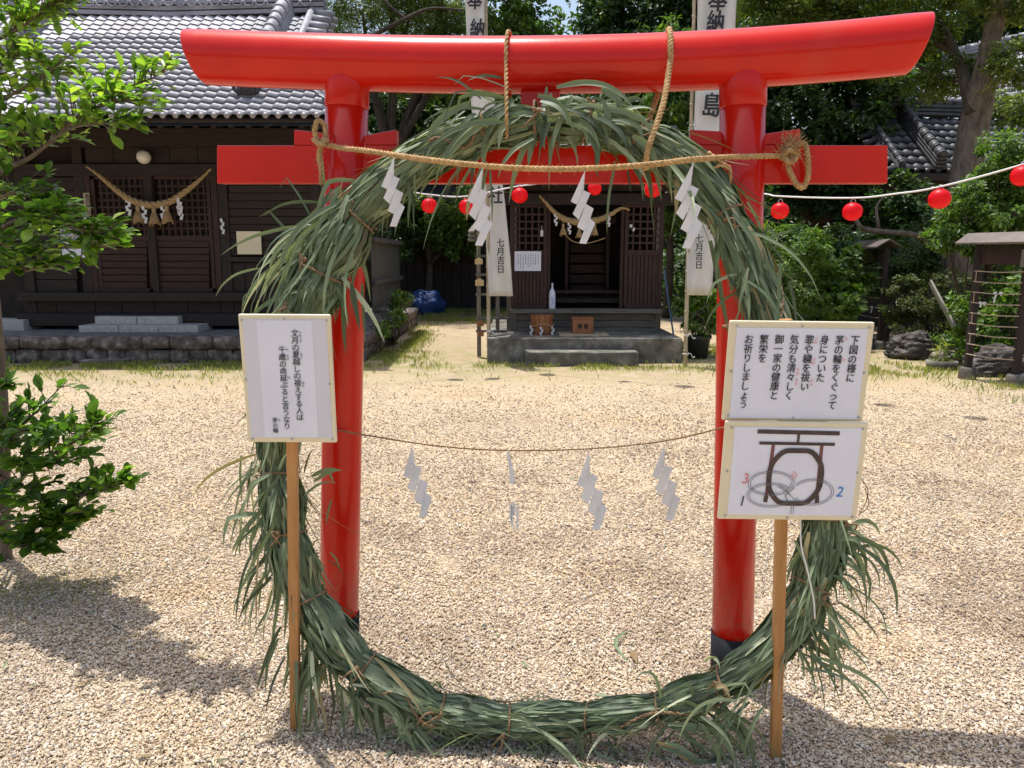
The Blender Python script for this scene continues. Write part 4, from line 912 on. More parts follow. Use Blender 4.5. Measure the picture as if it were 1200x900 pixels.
def ornament(parent, p, s, m, name='ridge_end_tile'):
    mb = MB(); mb.box(p+Vector((-s*.5, -s*.12, -s*.45)), p+Vector((s*.5, s*.12, s*.25)))
    mb.tube([p+Vector((0, -s*.22, .0)), p+Vector((0, s*.2, .0))], s*.30, 14); mb.tube([p+Vector((0, -s*.25, s*.35)), p+Vector((0, s*.35, s*.38))], s*.18, 10)
    mb.tube(crom([p+Vector((-s*.45, 0, -s*.3)), p+Vector((-s*.7, 0, -.1*s)), p+Vector((-s*.6, 0, s*.2)), p+Vector((-s*.4, 0, s*.12))], 4), s*.10, 8)
    mb.tube(crom([p+Vector((s*.45, 0, -s*.3)), p+Vector((s*.7, 0, -.1*s)), p+Vector((s*.6, 0, s*.2)), p+Vector((s*.4, 0, s*.12))], 4), s*.10, 8)
    return mb.build(name, m, parent, True)

# ------------------------------------------------------------------ left: worship hall
HY = 12.3
hall = thing('worship_hall', 'long dark timber worship hall with grey tiled roof and lattice doors', 'building', (-5.6, 13.5, 0))
D, Dh, RW, RWh, DT = M['darkwood'], M['darkwood_h'], M['redwood'], M['redwood_h'], M['tile']
EX0, EX1, EZ, EYY = -9.3, -2.28, 3.43, 11.0
Sdir = Vector((0, 1, .787)).normalized(); Xd = Vector((1, 0, 0))
def roofz(y): return EZ + .787*(y-EYY)
RIDY = 13.7
# solid roof deck under the tiles (front, back and hip sides)
mb = MB(); gx1, gx0 = -3.22, -8.2
def rp(x, y, dz=-.05): return Vector((x, y, roofz(y)+dz))
rzt = roofz(RIDY)
mb.add([rp(EX0, EYY), rp(EX1, EYY), rp(gx1+.0, EYY+.95), rp(gx1, RIDY), rp(gx0, RIDY), rp(gx0, EYY+1.1)], [(0, 1, 2, 5), (5, 2, 3, 4)])
mb.add([rp(EX0, EYY, -.14), rp(EX1, EYY, -.14), rp(gx1, EYY+.95, -.14), rp(gx0, EYY+1.1, -.14)], [(3, 2, 1, 0)])
BY = 2*RIDY-EYY
def rb(x, y, dz=-.05): return Vector((x, y, roofz(2*RIDY-y)+dz))
mb.add([rb(EX0, BY), rb(EX1, BY), rb(gx1, BY-.95), rb(gx1, RIDY), rb(gx0, RIDY), rb(gx0, BY-1.1)], [(0, 5, 2, 1), (5, 4, 3, 2)])
mb.add([rp(EX1, EYY), rb(EX1, BY), rb(gx1, BY-.95), rp(gx1, EYY+.95)], [(0, 1, 2, 3)]); mb.add([rp(EX0, EYY), rb(EX0, BY), rb(gx0, BY-1.1), rp(gx0, EYY+1.1)], [(3, 2, 1, 0)])
mb.add([rp(gx1, EYY+.95), rb(gx1, BY-.95), rp(gx1, RIDY)], [(0, 1, 2)]); mb.add([rp(gx0, EYY+1.1), rb(gx0, BY-1.1), rp(gx0, RIDY)], [(2, 1, 0)])
mb.build('roof', M['tile_dark'], hall)
def vis(c, r, p):
    d = p.y*CS+(CAMH-p.z)*SN; u = 600+900*p.x/d; v = 450-900*((p.z-CAMH)*CS+(-p.y)*(-SN)*1.0)/d if False else 450-900*((p.z-CAMH)*CS+p.y*SN)/d
    return 20 < u < 420 and v > -6 and not (u > 225 and 52 < v < 92 and u < 400)
def clipf(p):
    if p.y < EYY+.95: return EX0 <= p.x <= EX1-(p.y-EYY)*1.0
    return p.x <= gx1
tile_roof(hall, Vector((EX0, EYY-.05, EZ-.02)), Xd, Sdir, 40, 19, .1755, .172, DT, vis, 300, clipf)
# side hip tiles
tile_roof(hall, Vector((EX1+.02, EYY, EZ-.02)), Vector((0, 1, 0)), Vector((-.94, 0, .787*.95)).normalized(), 30, 6, .1755, .172, DT, lambda *a: False, 0, lambda p: EYY+(EX1-p.x) <= p.y <= BY-(EX1-p.x))
zz = .0
ridge(hall, [(-3.74, 11.45, roofz(11.45)+.03), (-3.74, 12.5, roofz(12.5)+.02), (-3.74, 13.75, roofz(13.75)+.02)], .27, .30, DT, 4, 'descending_ridge')
ridge(hall, [(-7.62, 11.45, roofz(11.45)+.03), (-7.62, 12.5, roofz(12.5)+.02), (-7.62, 13.75, roofz(13.75)+.02)], .27, .30, DT, 4, 'descending_ridge')
ornament(hall, Vector((-3.74, 11.36, roofz(11.4)+.13)), .26, M['tile_dark']); ornament(hall, Vector((-7.62, 11.36, roofz(11.4)+.13)), .26, M['tile_dark'])
ridge(hall, [(EX1+.02, EYY+.02, EZ+.02), (-3.2, 11.97, roofz(11.97)+.03)], .15, .13, DT, 2, 'corner_ridge'); ornament(hall, Vector((EX1-.02, EYY, EZ+.12)), .20, M['tile_dark'])
ridge(hall, [(gx0-.15, RIDY, rzt-.05), (-5.7, RIDY, rzt-.12), (gx1+.1, RIDY, rzt-.05)], .34, .55, DT, 5, 'main_ridge', .3)
# row of crescent tiles along the main ridge
mb = MB()
for i in range(26):
    x = -8.1+i*.188; c = Vector((x, RIDY-.19, rzt+.13)); mb.tube([c+Vector((math.cos(a)*.085, 0, math.sin(a)*.085)) for a in [math.pi+math.pi*k/8 for k in range(9)]], .013, 5)
mb.build('crescent_tiles', DT, hall, True)
# verge: white-edged barge tiles projecting right of the main slope
for xv, sg in ((gx1, 1), (gx0, -1)):
    mb = MB(); 
    for k in range(9):
        y = 12.05+k*.19; q = Vector((xv, y, roofz(y)+.02)); mb.tube([q+Vector((-.04*sg, 0, .04)), q+Vector((.24*sg, 0, .0))], .065, 10); mb.tube([q+Vector((.0, .09, -.02)), q+Vector((.30*sg, .09, -.06))], .045, 8)
    mb.build('verge_tiles', DT, hall, True)
    mb = MB(); mb.tube([Vector((xv-.10*sg, 12.0, roofz(12.0)+.09)), Vector((xv-.10*sg, RIDY, roofz(RIDY)+.09))], .06, 12); mb.build('verge_roll', DT, hall, True)
# timber frame
def post(u, v0, v1, w=.15, Y=HY, dep=.15, m=D, par=hall, name='post'):
    a = P(u, (v0+v1)/2, Y); mb = MB(); mb.box((a.x-w/2, Y, P(0, v1, Y).z), (a.x+w/2, Y+dep, P(0, v0, Y).z)); return mb.build(name, m, par, bevel=.006)
def rail(u0, v0, u1, v1, dep=.1, Y=HY, m=Dh, par=hall, name='beam', bev=.005):
    mb = MB(); mb.pbox(u0, v0, u1, v1, Y, dep); return mb.build(name, m, par, bevel=bev)
mb = MB(); mb.box((-8.9, EYY+.02, EZ-.10), (EX1-.06, EYY+.07, EZ-.03)); mb.build('eave_board', Dh, hall)
for i in range(27):
    x = -8.8 + i*.245; mb = MB(); mb.beam((x, EYY+.08, EZ-.11), (x, HY+.25, EZ-.11+.787*.0+.45), .07, .09); mb.build('rafter', D, hall)
mb = MB(); mb.box((-8.25, HY+.14, .5), (-3.15, HY+.26, 4.3)); mb.build('wall', M['void'], hall)  # dark panel close behind the lattice, standing in for the unlit interior
mb = MB(); mb.box((-3.27, HY+.26, .4), (-3.15, 16.3, 4.2)); mb.box((-8.25, HY+.26, .4), (-8.13, 16.3, 4.2)); mb.box((-8.13, 16.2, .4), (-3.27, 16.3, 4.2)); mb.build('wall', M['greywood'], hall)
for u in (27, 96, 262, 369): post(u, 135, 375, .15)
post(178, 200, 343, .10, HY-.02, .12)
rail(20, 150, 376, 172, .12, HY-.05, name='lintel'); rail(20, 192, 376, 206, .12, HY-.03, name='head_beam'); rail(20, 343, 376, 353, .26, HY-.14, name='threshold_beam'); rail(20, 366, 376, 374, .3, HY-.16, Y if False else Dh, name='plinth_beam') if False else rail(20, 368, 376, 382, .3, HY-.16, name='plinth_beam')
rail(263, 301, 368, 307, .08, HY-.03); rail(28, 240, 92, 246, .08, HY-.0)
# planks below the floor beam
for k in range(9):
    u0 = 28+k*38.5; mb = MB(); mb.pbox(u0, 353, u0+37.6, 369, HY+.02, .05); mb.build('plank', M['darkwood_h'], hall)
# sliding doors: lattice above, louvred boards below
def lattice_door(u0, v0, u1, vm, v1, Y, nx_, nz_, par, frame_m, label=None, louvres=True):
    d = bpy.data.objects.new('lattice_door', None); COL.objects.link(d); d.parent = par; d.location = Vector((0, 0, 0))
    if label: d['label'] = label
    mb = MB(); e = 4
    mb.pbox(u0, v0, u1, v0+e, Y, .04); mb.pbox(u0, v1-e, u1, v1, Y, .04); mb.pbox(u0, vm-3, u1, vm+3, Y-.003, .046)
    mb.pbox(u0, v0+e, u0+e, v1-e, Y+.002, .036); mb.pbox(u1-e, v0+e, u1, v1-e, Y+.002, .036)
    mb.build('door_frame', frame_m, d)
    for i in range(1, nx_):
        u = u0+e/2+(u1-u0-e)*i/nx_; mb = MB(); mb.pbox(u-1.1, v0+e, u+1.1, vm-3, Y+.010, .015); mb.build('lattice_bar', frame_m, d)
    for i in range(1, nz_):
        v = v0+e+(vm-3-v0-e)*i/nz_; mb = MB(); mb.pbox(u0+e, v-1.1, u1-e, v+1.1, Y+.004, .012); mb.build('lattice_bar', frame_m, d)
    if louvres:
        n_ = 7
        for i in range(n_):
            a, b = vm+3+(v1-e-vm-3)*i/n_, vm+3+(v1-e-vm-3)*(i+1)/n_; mb = MB(); mb.pbox(u0+e, a+.5, u1-e, b-.5, Y+.012, .012, rot=Matrix.Rotation(R(8), 3, 'X')); mb.build('panel_board', M['redwood_h'], d)
    else:
        n_ = 8
        for i in range(n_):
            a, b = u0+e+(u1-u0-2*e)*i/n_, u0+e+(u1-u0-2*e)*(i+1)/n_; mb = MB(); mb.pbox(a+.35, vm+3, b-.35, v1-e, Y+.012+.004*(i % 2), .012); mb.build('panel_board', RW, d)
    return d
lattice_door(111, 206, 176, 279, 342, HY+.02, 9, 8, hall, RW); lattice_door(180, 206, 249, 279, 342, HY+.02, 9, 8, hall, RW)
mb = MB(); mb.pbox(100, 206, 110, 343, HY+.01, .05); mb.pbox(250, 206, 257, 343, HY+.01, .05); mb.build('door_jamb', RW, hall)
for k in range(10): # slatted bays either side
    for (u0, u1) in ((268, 363),): mb = MB(); v = 208+k*9.2; mb.pbox(u0, v, u1, v+8.4, HY+.03, .05, rot=Matrix.Rotation(R(5), 3, 'X')); mb.build('wall_board', Dh, hall)
for k in range(9): mb = MB(); v = 208+k*15; mb.pbox(33, v, 90, v+14.2, HY+.04, .04); mb.build('wall_board', Dh, hall)
for k in range(5): mb = MB(); u = 268+k*19.2; mb.pbox(u, 308, u+18.4, 342, HY+.04, .04); mb.build('wall_board', D, hall)
for k in range(8): mb = MB(); u = 100+k*33; mb.pbox(u, 173, u+32.2, 191, HY+.03, .04); mb.build('frieze_board', Dh, hall)
# globe lamp
gl = P(168.5, 184, HY-.12); t = thing('globe_lamp', 'round white globe lamp above the hall doors', 'lamp', gl)
mb = MB(); bm_r = .105
mb.lathe(gl, [(bm_r*math.cos(a)+.0001, bm_r*math.sin(a)) for a in [-math.pi/2+math.pi*k/14 for k in range(15)]], 20); mb.build('lamp_globe', M['plaster'], t, True)
mb = MB(); mb.tube([gl+Vector((0, .06, 0)), gl+Vector((0, .13, 0))], .06, 12); mb.tube(crom([gl+Vector((0, .1, .04)), gl+Vector((-.03, .1, .22)), gl+Vector((-.1, .12, .26))], 4), .012, 6); mb.build('lamp_mount', M['black'], t)
# small slips and boards fixed to the hall
def plate(name, label, cat, u0, v0, u1, v1, Y, m, th=.02):
    a = P((u0+u1)/2, v1, Y); t = thing(name, label, cat, a); mb = MB(); mb.pbox(u0, v0, u1, v1, Y-th, th); mb.build(name+'_sheet', M[m], t, bevel=.002); return t
t = plate('name_plate', 'narrow vertical wooden name plate on the hall post left of the doors', 'name plate', 98.3, 226, 105.5, 252.5, HY-.01, 'bamboo')
q = P(101.9, 227.5, HY-.033); text('島田神社', .078, M['ink'], parent=t, center=q, line=1.0, bold=.02)
plate('square_board', 'pale square board fixed on the hall wall right of the doors', 'board', 277.5, 271, 306, 298, HY-.0, 'cream')
t = thing('poster', 'purple photo poster on the hall wall behind the leaves', 'poster', P(85, 306, HY)); mb = MB(); mb.pbox(71, 268, 97, 291, HY-.03, .01); mb.build('poster_picture', M['poster'], t); mb = MB(); mb.pbox(73, 291.5, 99.5, 302, HY-.03, .01); mb.build('poster_text_strip', M['paper'], t)
def straw_garland(label, pts, Y, rmax, tass, slips, sc, par_loc, curled=True):
    t = thing('straw_garland', label, 'straw rope', par_loc)
    path = crom([P(u, v, Y) for u, v in pts], 6)
    mb = MB(); rope_mb(mb, path, rmax, rmax*5, 3, 7, .02, fuzz=120, taper=lambda f: .30+.70*math.sin(math.pi*min(max(f*1.1-.05, 0), 1))**.9); mb.build('rope_strand', M['straw'], t, True)
    for u, v in tass:
        p = P(u, v, Y-.03); mb = MB()
        mb.lathe(p+Vector((0, 0, -.20*sc)), [(.060*sc, 0), (.052*sc, .03*sc), (.030*sc, .12*sc), (.018*sc, .135*sc), (.026*sc, .15*sc), (.020*sc, .2*sc)], 12)
        for _ in range(26):
            a = random.uniform(0, 6.28); mb.tube([p+Vector((math.cos(a)*.028, math.sin(a)*.028, -.08))*sc, p+Vector((math.cos(a)*.066, math.sin(a)*.066, -random.uniform(.19, .235)))*sc], .004*sc, 3)
        mb.build('tassel', M['straw'], t, True)
    for u, v in slips:
        p = P(u, v, Y-.035); mb = MB()
        for k in range(4): 
            x = (.018 if k % 2 else -.010)*sc; mb.box((p.x+x-.016*sc, p.y-.002*k, p.z-(k+1)*.052*sc), (p.x+x+.018*sc, p.y-.002*k+.001, p.z-k*.045*sc), rot=Matrix.Rotation(R(14 if k % 2 else -12), 3, 'Y'))
        mb.build('paper_slip', M['shide'], t)
    return t
straw_garland('large straw rope with three tassels over the hall doors', [(101, 195), (114, 204), (133, 220), (151, 233), (168, 239), (183, 240), (200, 236), (218, 224), (235, 210), (247, 198)], HY-.2, .056, [(161, 240), (180, 242), (195, 240)], [(149, 232), (168, 241), (190, 241), (209, 232), (210, 237)], 1.28, P(175, 345, HY-.2))
for u, v, lab in ((98, 250, 'small folded white paper hanging by the post left of the hall doors'), (260, 256, 'small folded white paper hanging on the post right of the hall doors')):
    t = thing('paper_slip', lab, 'paper slip', P(u, v+20, HY-.08)); p = P(u, v, HY-.06); mb = MB()
    for k in range(4): x = .012 if k % 2 else -.012; mb.box((p.x+x-.018, p.y-.002*k, p.z-(k+1)*.06), (p.x+x+.02, p.y-.002*k+.001, p.z-k*.055), rot=Matrix.Rotation(R(12 if k % 2 else -12), 3, 'Y'))
    mb.build('folded_strip', M['shide'], t)

# ------------------------------------------------------------------ stone platform under the hall
plat = thing('stone_platform', 'raised stone platform under the dark hall, faced with mossy blocks', 'platform', (-6, 11.1, 0))
mb = MB(); mb.box((-10.5, 11.16, 0.0), (-2.28, 17.6, .375)); mb.build('platform_slab', noisy('platform_slab_stone', (.10, .095, .088), (.22, .21, .20), 6, .9, .4, detail=8), plat)
def stones(parent, x0, x1, y, z0, z1, wmin, wmax, axis='x', dep=.2):
    x = x0
    while x < x1-.05:
        w_ = min(random.uniform(wmin, wmax), x1-x); mb = MB(); bm = bmesh.new(); bmesh.ops.create_cube(bm, size=1); bmesh.ops.subdivide_edges(bm, edges=bm.edges, cuts=1, use_grid_fill=True)
        for v in bm.verts:
            c = v.co.copy(); k = 1-.10*max(0, abs(c.x)+abs(c.z)+abs(c.y)-.75)
            if axis == 'x': v.co = Vector((x+w_/2+c.x*(w_-.012)*k, y+dep/2+c.y*dep*k, (z0+z1)/2+c.z*(z1-z0-.008)*k))
            else: v.co = Vector((y-dep/2+c.y*dep*k, x+w_/2+c.x*(w_-.012)*k, (z0+z1)/2+c.z*(z1-z0-.008)*k))
            v.co += Vector([random.uniform(-.010, .010) for _ in range(3)])
        me = bpy.data.meshes.new('facing_stone'); bm.to_mesh(me); bm.free(); link('facing_stone', me, M['stone'], parent, True); x += w_
stones(plat, -9.6, -2.22, 11.0, -.02, .195, .22, .42); stones(plat, -9.6, -2.2, 10.97, .20, .385, .38, .75)
stones(plat, 11.15, 17.5, -2.15, -.02, .195, .25, .45, 'y'); stones(plat, 11.15, 17.5, -2.13, .20, .385, .4, .7, 'y')
def slab(name, label, cat, u0, u1, vtop, vbot, z0, m, dep, group=None, pieces=1, Y=None):
    Y = Y or G(0, vbot, z0).y; a = P(u0, (vtop+vbot)/2, Y); b = P(u1, (vtop+vbot)/2, Y); zt = P(0, vtop, Y).z
    t = thing(name, label, cat, ((a.x+b.x)/2, Y, z0), group)
    for k in range(pieces):
        xa = a.x+(b.x-a.x)*k/pieces; xb = a.x+(b.x-a.x)*(k+1)/pieces-.006; mb = MB(); mb.box((xa, Y, z0-.01), (xb, Y+dep, zt), jit=.004); mb.build('step_slab' if pieces > 1 else 'step_block', m, t, bevel=.012)
    return t
slab('stone_step', 'long dark stone step against the hall platform', 'step', 82, 178, 408, 425, 0, M['stone'], .32)
slab('stepping_stone', 'low flat stone slab on the ground before the hall step', 'step', 92, 144, 422.5, 427.5, 0, M['stone'], .28)
gy = G(0, 387, .375).y
slab('granite_step', 'wide lower pale granite step on the hall platform', 'step', 92, 232, 381.5, 388, .375, M['granite'], .62, None, 3, Y=11.72)
t = slab('granite_step', 'smaller upper granite slab stacked before the hall doors', 'step', 111, 209, 371, 380, P(0, 381.5, 11.72).z, M['granite'], .36, None, 2, Y=11.98)
slab('floor_edge_stone', 'pale sunlit stone slab at the hall left corner', 'step', -40, 28, 375, 384, .375, M['granite'], .5, Y=12.0)
# annex wall at far left
t = thing('side_annex', 'grey plank annex behind the hall left corner', 'building', (-9.3, 14, 0))
for k in range(8): mb = MB(); mb.box((-12+k*.48, 14, .3), (-11.53+k*.48, 14.05, 2.6)); mb.build('plank', M['greywood'], t)
mb = MB(); mb.box((-12.1, 14.05, .2), (-8.4, 14.2, 2.7)); mb.box((-12.2, 13.7, 2.7), (-8.3, 15, 2.8)); mb.build('frame', M['darkwood'], t)
# plank fence behind the hall
t = thing('plank_fence', 'weathered grey plank fence running back beside the hall', 'fence', (-3.0, 17.5, 0))
for k in range(13):
    y = 16.0+k*.31; mb = MB(); mb.box((-2.92+.02*random.random(), y, .42), (-2.89, y+.29, 1.9)); mb.build('plank', M['greywood'], t)
mb = MB(); mb.box((-2.885, 15.95, 1.82), (-2.80, 20.1, 1.92)); mb.box((-2.885, 15.95, .95), (-2.82, 20.1, 1.03)); mb.build('fence_rail', M['greywood_h'], t)
mb = MB(); mb.box((-3.0, 15.9, 0), (-2.6, 20.3, .42)); mb.build('fence_footing', M['stone'], t, bevel=.02)

# ------------------------------------------------------------------ centre: small shrine
SY = 12.0
shr = thing('small_shrine', 'small dark wooden shrine with lattice doors and open centre', 'shrine', (.65, 12.6, 0))
spl = thing('concrete_platform', 'weathered concrete platform under the small shrine', 'platform', (.9, 11.5, 0))
a = P(571, 412, 11.0); b = P(799, 412, 11.0); mb = MB(); mb.box((a.x, 11.0, -.02), (b.x, 14.6, .36)); mb.build('platform_block', M['concrete'], spl, bevel=.012)
slab('concrete_step', 'low concrete step before the small shrine platform', 'step', 616, 749, 413, 430, 0, M['concrete'], .34, Y=10.66)
G_, GW = M['greywood_h'], M['greywood']
rail(598, 362.5, 776, 367.5, .34, SY-.16, G_, shr, 'floor_beam'); 
for k, (va, vb) in enumerate(((368, 375), (375.6, 383), (383.6, 391))): rail(606, va, 768, vb, .05, SY+.0-.01*k, M['greywood_h'], shr, 'plank', .003)
post(602, 238, 392, .10, SY, .1, M['greywood'], shr); post(772, 238, 392, .10, SY, .1, M['greywood'], shr)
xa, xb = P(600, 300, SY).x, P(778, 300, SY).x
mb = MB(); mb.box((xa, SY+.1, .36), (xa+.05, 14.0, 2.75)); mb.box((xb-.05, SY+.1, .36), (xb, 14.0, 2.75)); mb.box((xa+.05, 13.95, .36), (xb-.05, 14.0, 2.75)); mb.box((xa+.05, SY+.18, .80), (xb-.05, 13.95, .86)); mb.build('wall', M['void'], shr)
rail(592, 226, 786, 240, .12, SY-.03, M['darkwood_h'], shr, 'lintel'); rail(592, 216, 786, 224, .1, SY-.02, M['darkwood_h'], shr, 'lintel')
lattice_door(599, 239, 641, 296, 362, SY-.04, 5, 6, shr, RW, louvres=False); lattice_door(732, 239, 777, 296, 362, SY-.04, 5, 6, shr, RW, louvres=False)
post(643, 240, 362, .05, SY-.0, .06, RW, shr); post(729, 240, 362, .05, SY, .06, RW, shr)
# inner sanctum
for u in (664, 712): post(u, 262, 362, .06, 12.9, .06, RW, shr, 'inner_post')
rail(655, 255, 722, 262, .06, 12.9, RWh, shr, 'inner_beam'); rail(648, 340, 728, 344, .08, 12.5, RWh, shr, 'inner_rail')
for k in range(5): rail(668, 344-k*12-10, 708, 344-k*12, .05, 13.1+k*.08, RWh, shr, 'inner_shelf')
rail(655, 347, 725, 360, .3, 12.7, RWh, shr, 'inner_altar')
# roof of the shrine: gabled, boarded, eave beam and rafters
ez = P(0, 214, 11.45).z; rz = ez+.80
mb = MB(); X0, X1 = P(566, 214, 11.45).x, P(820, 214, 11.45).x
mb.add([(X0, 11.45, ez), (X1, 11.45, ez), (X1-.1, 13.0, rz), (X0+.1, 13.0, rz), (X0, 11.45, ez+.08), (X1, 11.45, ez+.08), (X1-.1, 13.0, rz+.08), (X0+.1, 13.0, rz+.08)], [(3,2,1,0),(4,5,6,7),(0,1,5,4),(1,2,6,5),(2,3,7,6),(3,0,4,7)])
mb.add([(X0, 14.9, ez), (X1, 14.9, ez), (X1-.1, 13.0, rz), (X0+.1, 13.0, rz), (X0, 14.9, ez+.08), (X1, 14.9, ez+.08), (X1-.1, 13.0, rz+.08), (X0+.1, 13.0, rz+.08)], [(0,1,2,3),(7,6,5,4),(4,5,1,0),(5,6,2,1),(7,4,0,3)])
mb.build('roof', M['tile_dark'], shr)
mb = MB(); mb.tube([(X0+.05, 13.0, rz+.14), (X1-.05, 13.0, rz+.14)], .10, 12); mb.build('ridge', M['tile_dark'], shr, True)
for i in range(16):
    x = X0+.1+i*(X1-X0-.2)/15; mb = MB(); mb.beam((x, 11.5, ez-.03), (x, 12.1, ez-.03+.40), .045, .06); mb.build('rafter', M['darkwood'], shr)
mb = MB(); mb.box((X0+.1, 11.9, ez-.28), (X1-.25, 12.0, ez-.12)); mb.build('eave_beam', M['darkwood_h'], shr)
mb = MB(); mb.box((xa, SY+.06, 2.6), (xb, SY+.10, ez+.35)); mb.build('upper_wall', M['darkwood_h'], shr)
t = thing('notice_paper', 'white handwritten notice sheet on the left shrine door', 'notice', P(618, 318, SY-.05)); mb = MB(); mb.pbox(603, 294.5, 634, 317.5, SY-.055, .004); mb.build('paper_sheet', M['paper'], t)
mb = MB(); rs = random.Random(3)
for k in range(9):
    u = 607+k*2.9; v = 298
    while v < 311+rs.uniform(-3, 3): l = rs.uniform(1.2, 3); mb.pbox(u, v, u+.7, v+l, SY-.0565, .001); v += l+.9
mb.build('handwriting', M['greyink'], t)
t = thing('paper_tag', 'tiny white tag hanging on the left lattice door', 'tag', P(635, 278, SY-.06)); mb = MB(); mb.pbox(633.3, 270, 636.6, 277, SY-.06, .004); mb.build('tag_sheet', M['shide'], t); mb = MB(); mb.tube([P(635, 264, SY-.055), P(635, 270, SY-.058)], .003, 5); mb.build('tag_string', M['whitecord'], t)
t = thing('paper_tag', 'tiny white knotted paper on the right lattice door', 'tag', P(740, 268, SY-.06)); mb = MB(); mb.pbox(738, 263, 741, 266.5, SY-.06, .004); mb.pbox(741.5, 266.8, 744, 271, SY-.062, .004, rot=Matrix.Rotation(R(25), 3, 'Y')); mb.build('tag_sheet', M['shide'], t)
straw_garland('straw rope with three tassels over the small shrine doorway', [(632, 229), (640, 238), (651, 250), (662, 257), (675, 260), (690, 259), (703, 257), (716, 251), (728, 244), (738, 246)], SY-.22, .05, [(660, 262), (679, 265), (697, 262)], [(651, 251), (667, 261), (686, 264), (713, 252)], .82, P(680, 362, SY-.2))
t = thing('drooping_cord', 'thin drooping straw cord under the three tassels', 'cord', P(680, 300, SY-.2)); mb = MB(); rope_mb(mb, crom([P(662, 275, SY-.2), P(672, 283, SY-.2), P(687, 285, SY-.2), P(700, 282, SY-.2), P(709, 279, SY-.2)], 6), .009, .05, 2, 5, .01, fuzz=20); mb.build('rope_strand', M['straw'], t)
# bottle, box, barrel and mat
c = P(647, 362.5, SY-.08); c.z = P(0, 362.5, SY-.16).z+.002; t = thing('sake_bottle', 'white sake bottle standing on the shrine sill', 'bottle', c); s_ = .39/.39
mb = MB(); mb.lathe(c, [(.050, 0), (.052, .01), (.052, .22), (.045, .26), (.020, .31), (.014, .34), (.014, .375), (.017, .378), (.017, .395), (.0, .397)], 18); mb.build('bottle_body', M['ceramic'], t, True)
mb = MB(); mb.box((c.x-.025, c.y-.0545, c.z+.05), (c.x+.025, c.y-.050, c.z+.19)); mb.build('bottle_label', M['paper'], t); text('御神酒', .042, M['blueink'], parent=t, center=c+Vector((0, -.0555, .185)), line=.95)
zt = .36
t = thing('offering_tub', 'round brown wooden tub bound with straw cord and white papers', 'tub', P(633, 396, 11.5)); c = P(635, 396, 11.5); c.z = zt
for k in range(14):
    a0_, a1_ = 2*math.pi*k/14, 2*math.pi*(k+.94)/14; mb = MB(); vs = []
    for rr2, z in ((.145, 0), (.175, .30)):
        for a_ in (a0_, a1_):
            for d_ in (0, -.016): vs.append(c+Vector(((rr2+d_)*math.cos(a_), (rr2+d_)*math.sin(a_), z)))
    mb.add(vs, [(0,2,6,4),(1,5,7,3),(4,6,7,5),(0,4,5,1),(2,3,7,6),(0,1,3,2)]); mb.build('stave', M['boxwood'], t)
mb = MB(); mb.lathe(c+Vector((0, 0, .27)), [(.150, 0), (.150, .012)], 20); mb.build('tub_lid', M['boxwood'], t)
mb = MB(); rope_mb(mb, [c+Vector((.175*math.cos(a_), .175*math.sin(a_), .155+.02*math.sin(3*a_))) for a_ in [2*math.pi*k/30 for k in range(31)]], .011, .05, 2, 5, .015, fuzz=30); mb.build('binding_cord', M['straw'], t, True)
for a_ in (-2.6, -1.65, -.55):
    p = c+Vector((.185*math.cos(a_), .185*math.sin(a_), .14)); mb = MB()
    for k in range(3): x = .01 if k % 2 else -.01; mb.box((p.x+x-.014, p.y-.003*k-.01, p.z-(k+1)*.045), (p.x+x+.014, p.y-.003*k-.009, p.z-k*.04), rot=Matrix.Rotation(R(15 if k % 2 else -12), 3, 'Y'))
    mb.build('paper_slip', M['shide'], t)
t = thing('offertory_box', 'small brown wooden offertory box on a pale board', 'box', P(683, 397, 11.4)); q = P(683, 397, 11.4)
mb = MB(); mb.box((q.x-.155, 11.4, zt+.025), (q.x+.155, 11.66, zt+.24)); mb.build('box_body', M['boxwood'], t, bevel=.006)
mb = MB(); mb.box((q.x-.165, 11.39, zt+.24), (q.x+.165, 11.67, zt+.262)); mb.build('box_lid', M['boxwood'], t, bevel=.004)
for dx in (-.045, .045): mb = MB(); mb.box((q.x+dx-.03, 11.396, zt+.10), (q.x+dx+.03, 11.4, zt+.17)); mb.build('box_plaque', M['redwood'], t)
t = thing('pale_board', 'thin pale wooden board lying under the offertory box', 'board', (q.x, 11.45, zt)); mb = MB(); mb.box((q.x-.36, 11.2, zt+.002), (q.x+.37, 11.75, zt+.024)); mb.build('board_plank', M['bamboo'], t, bevel=.003)

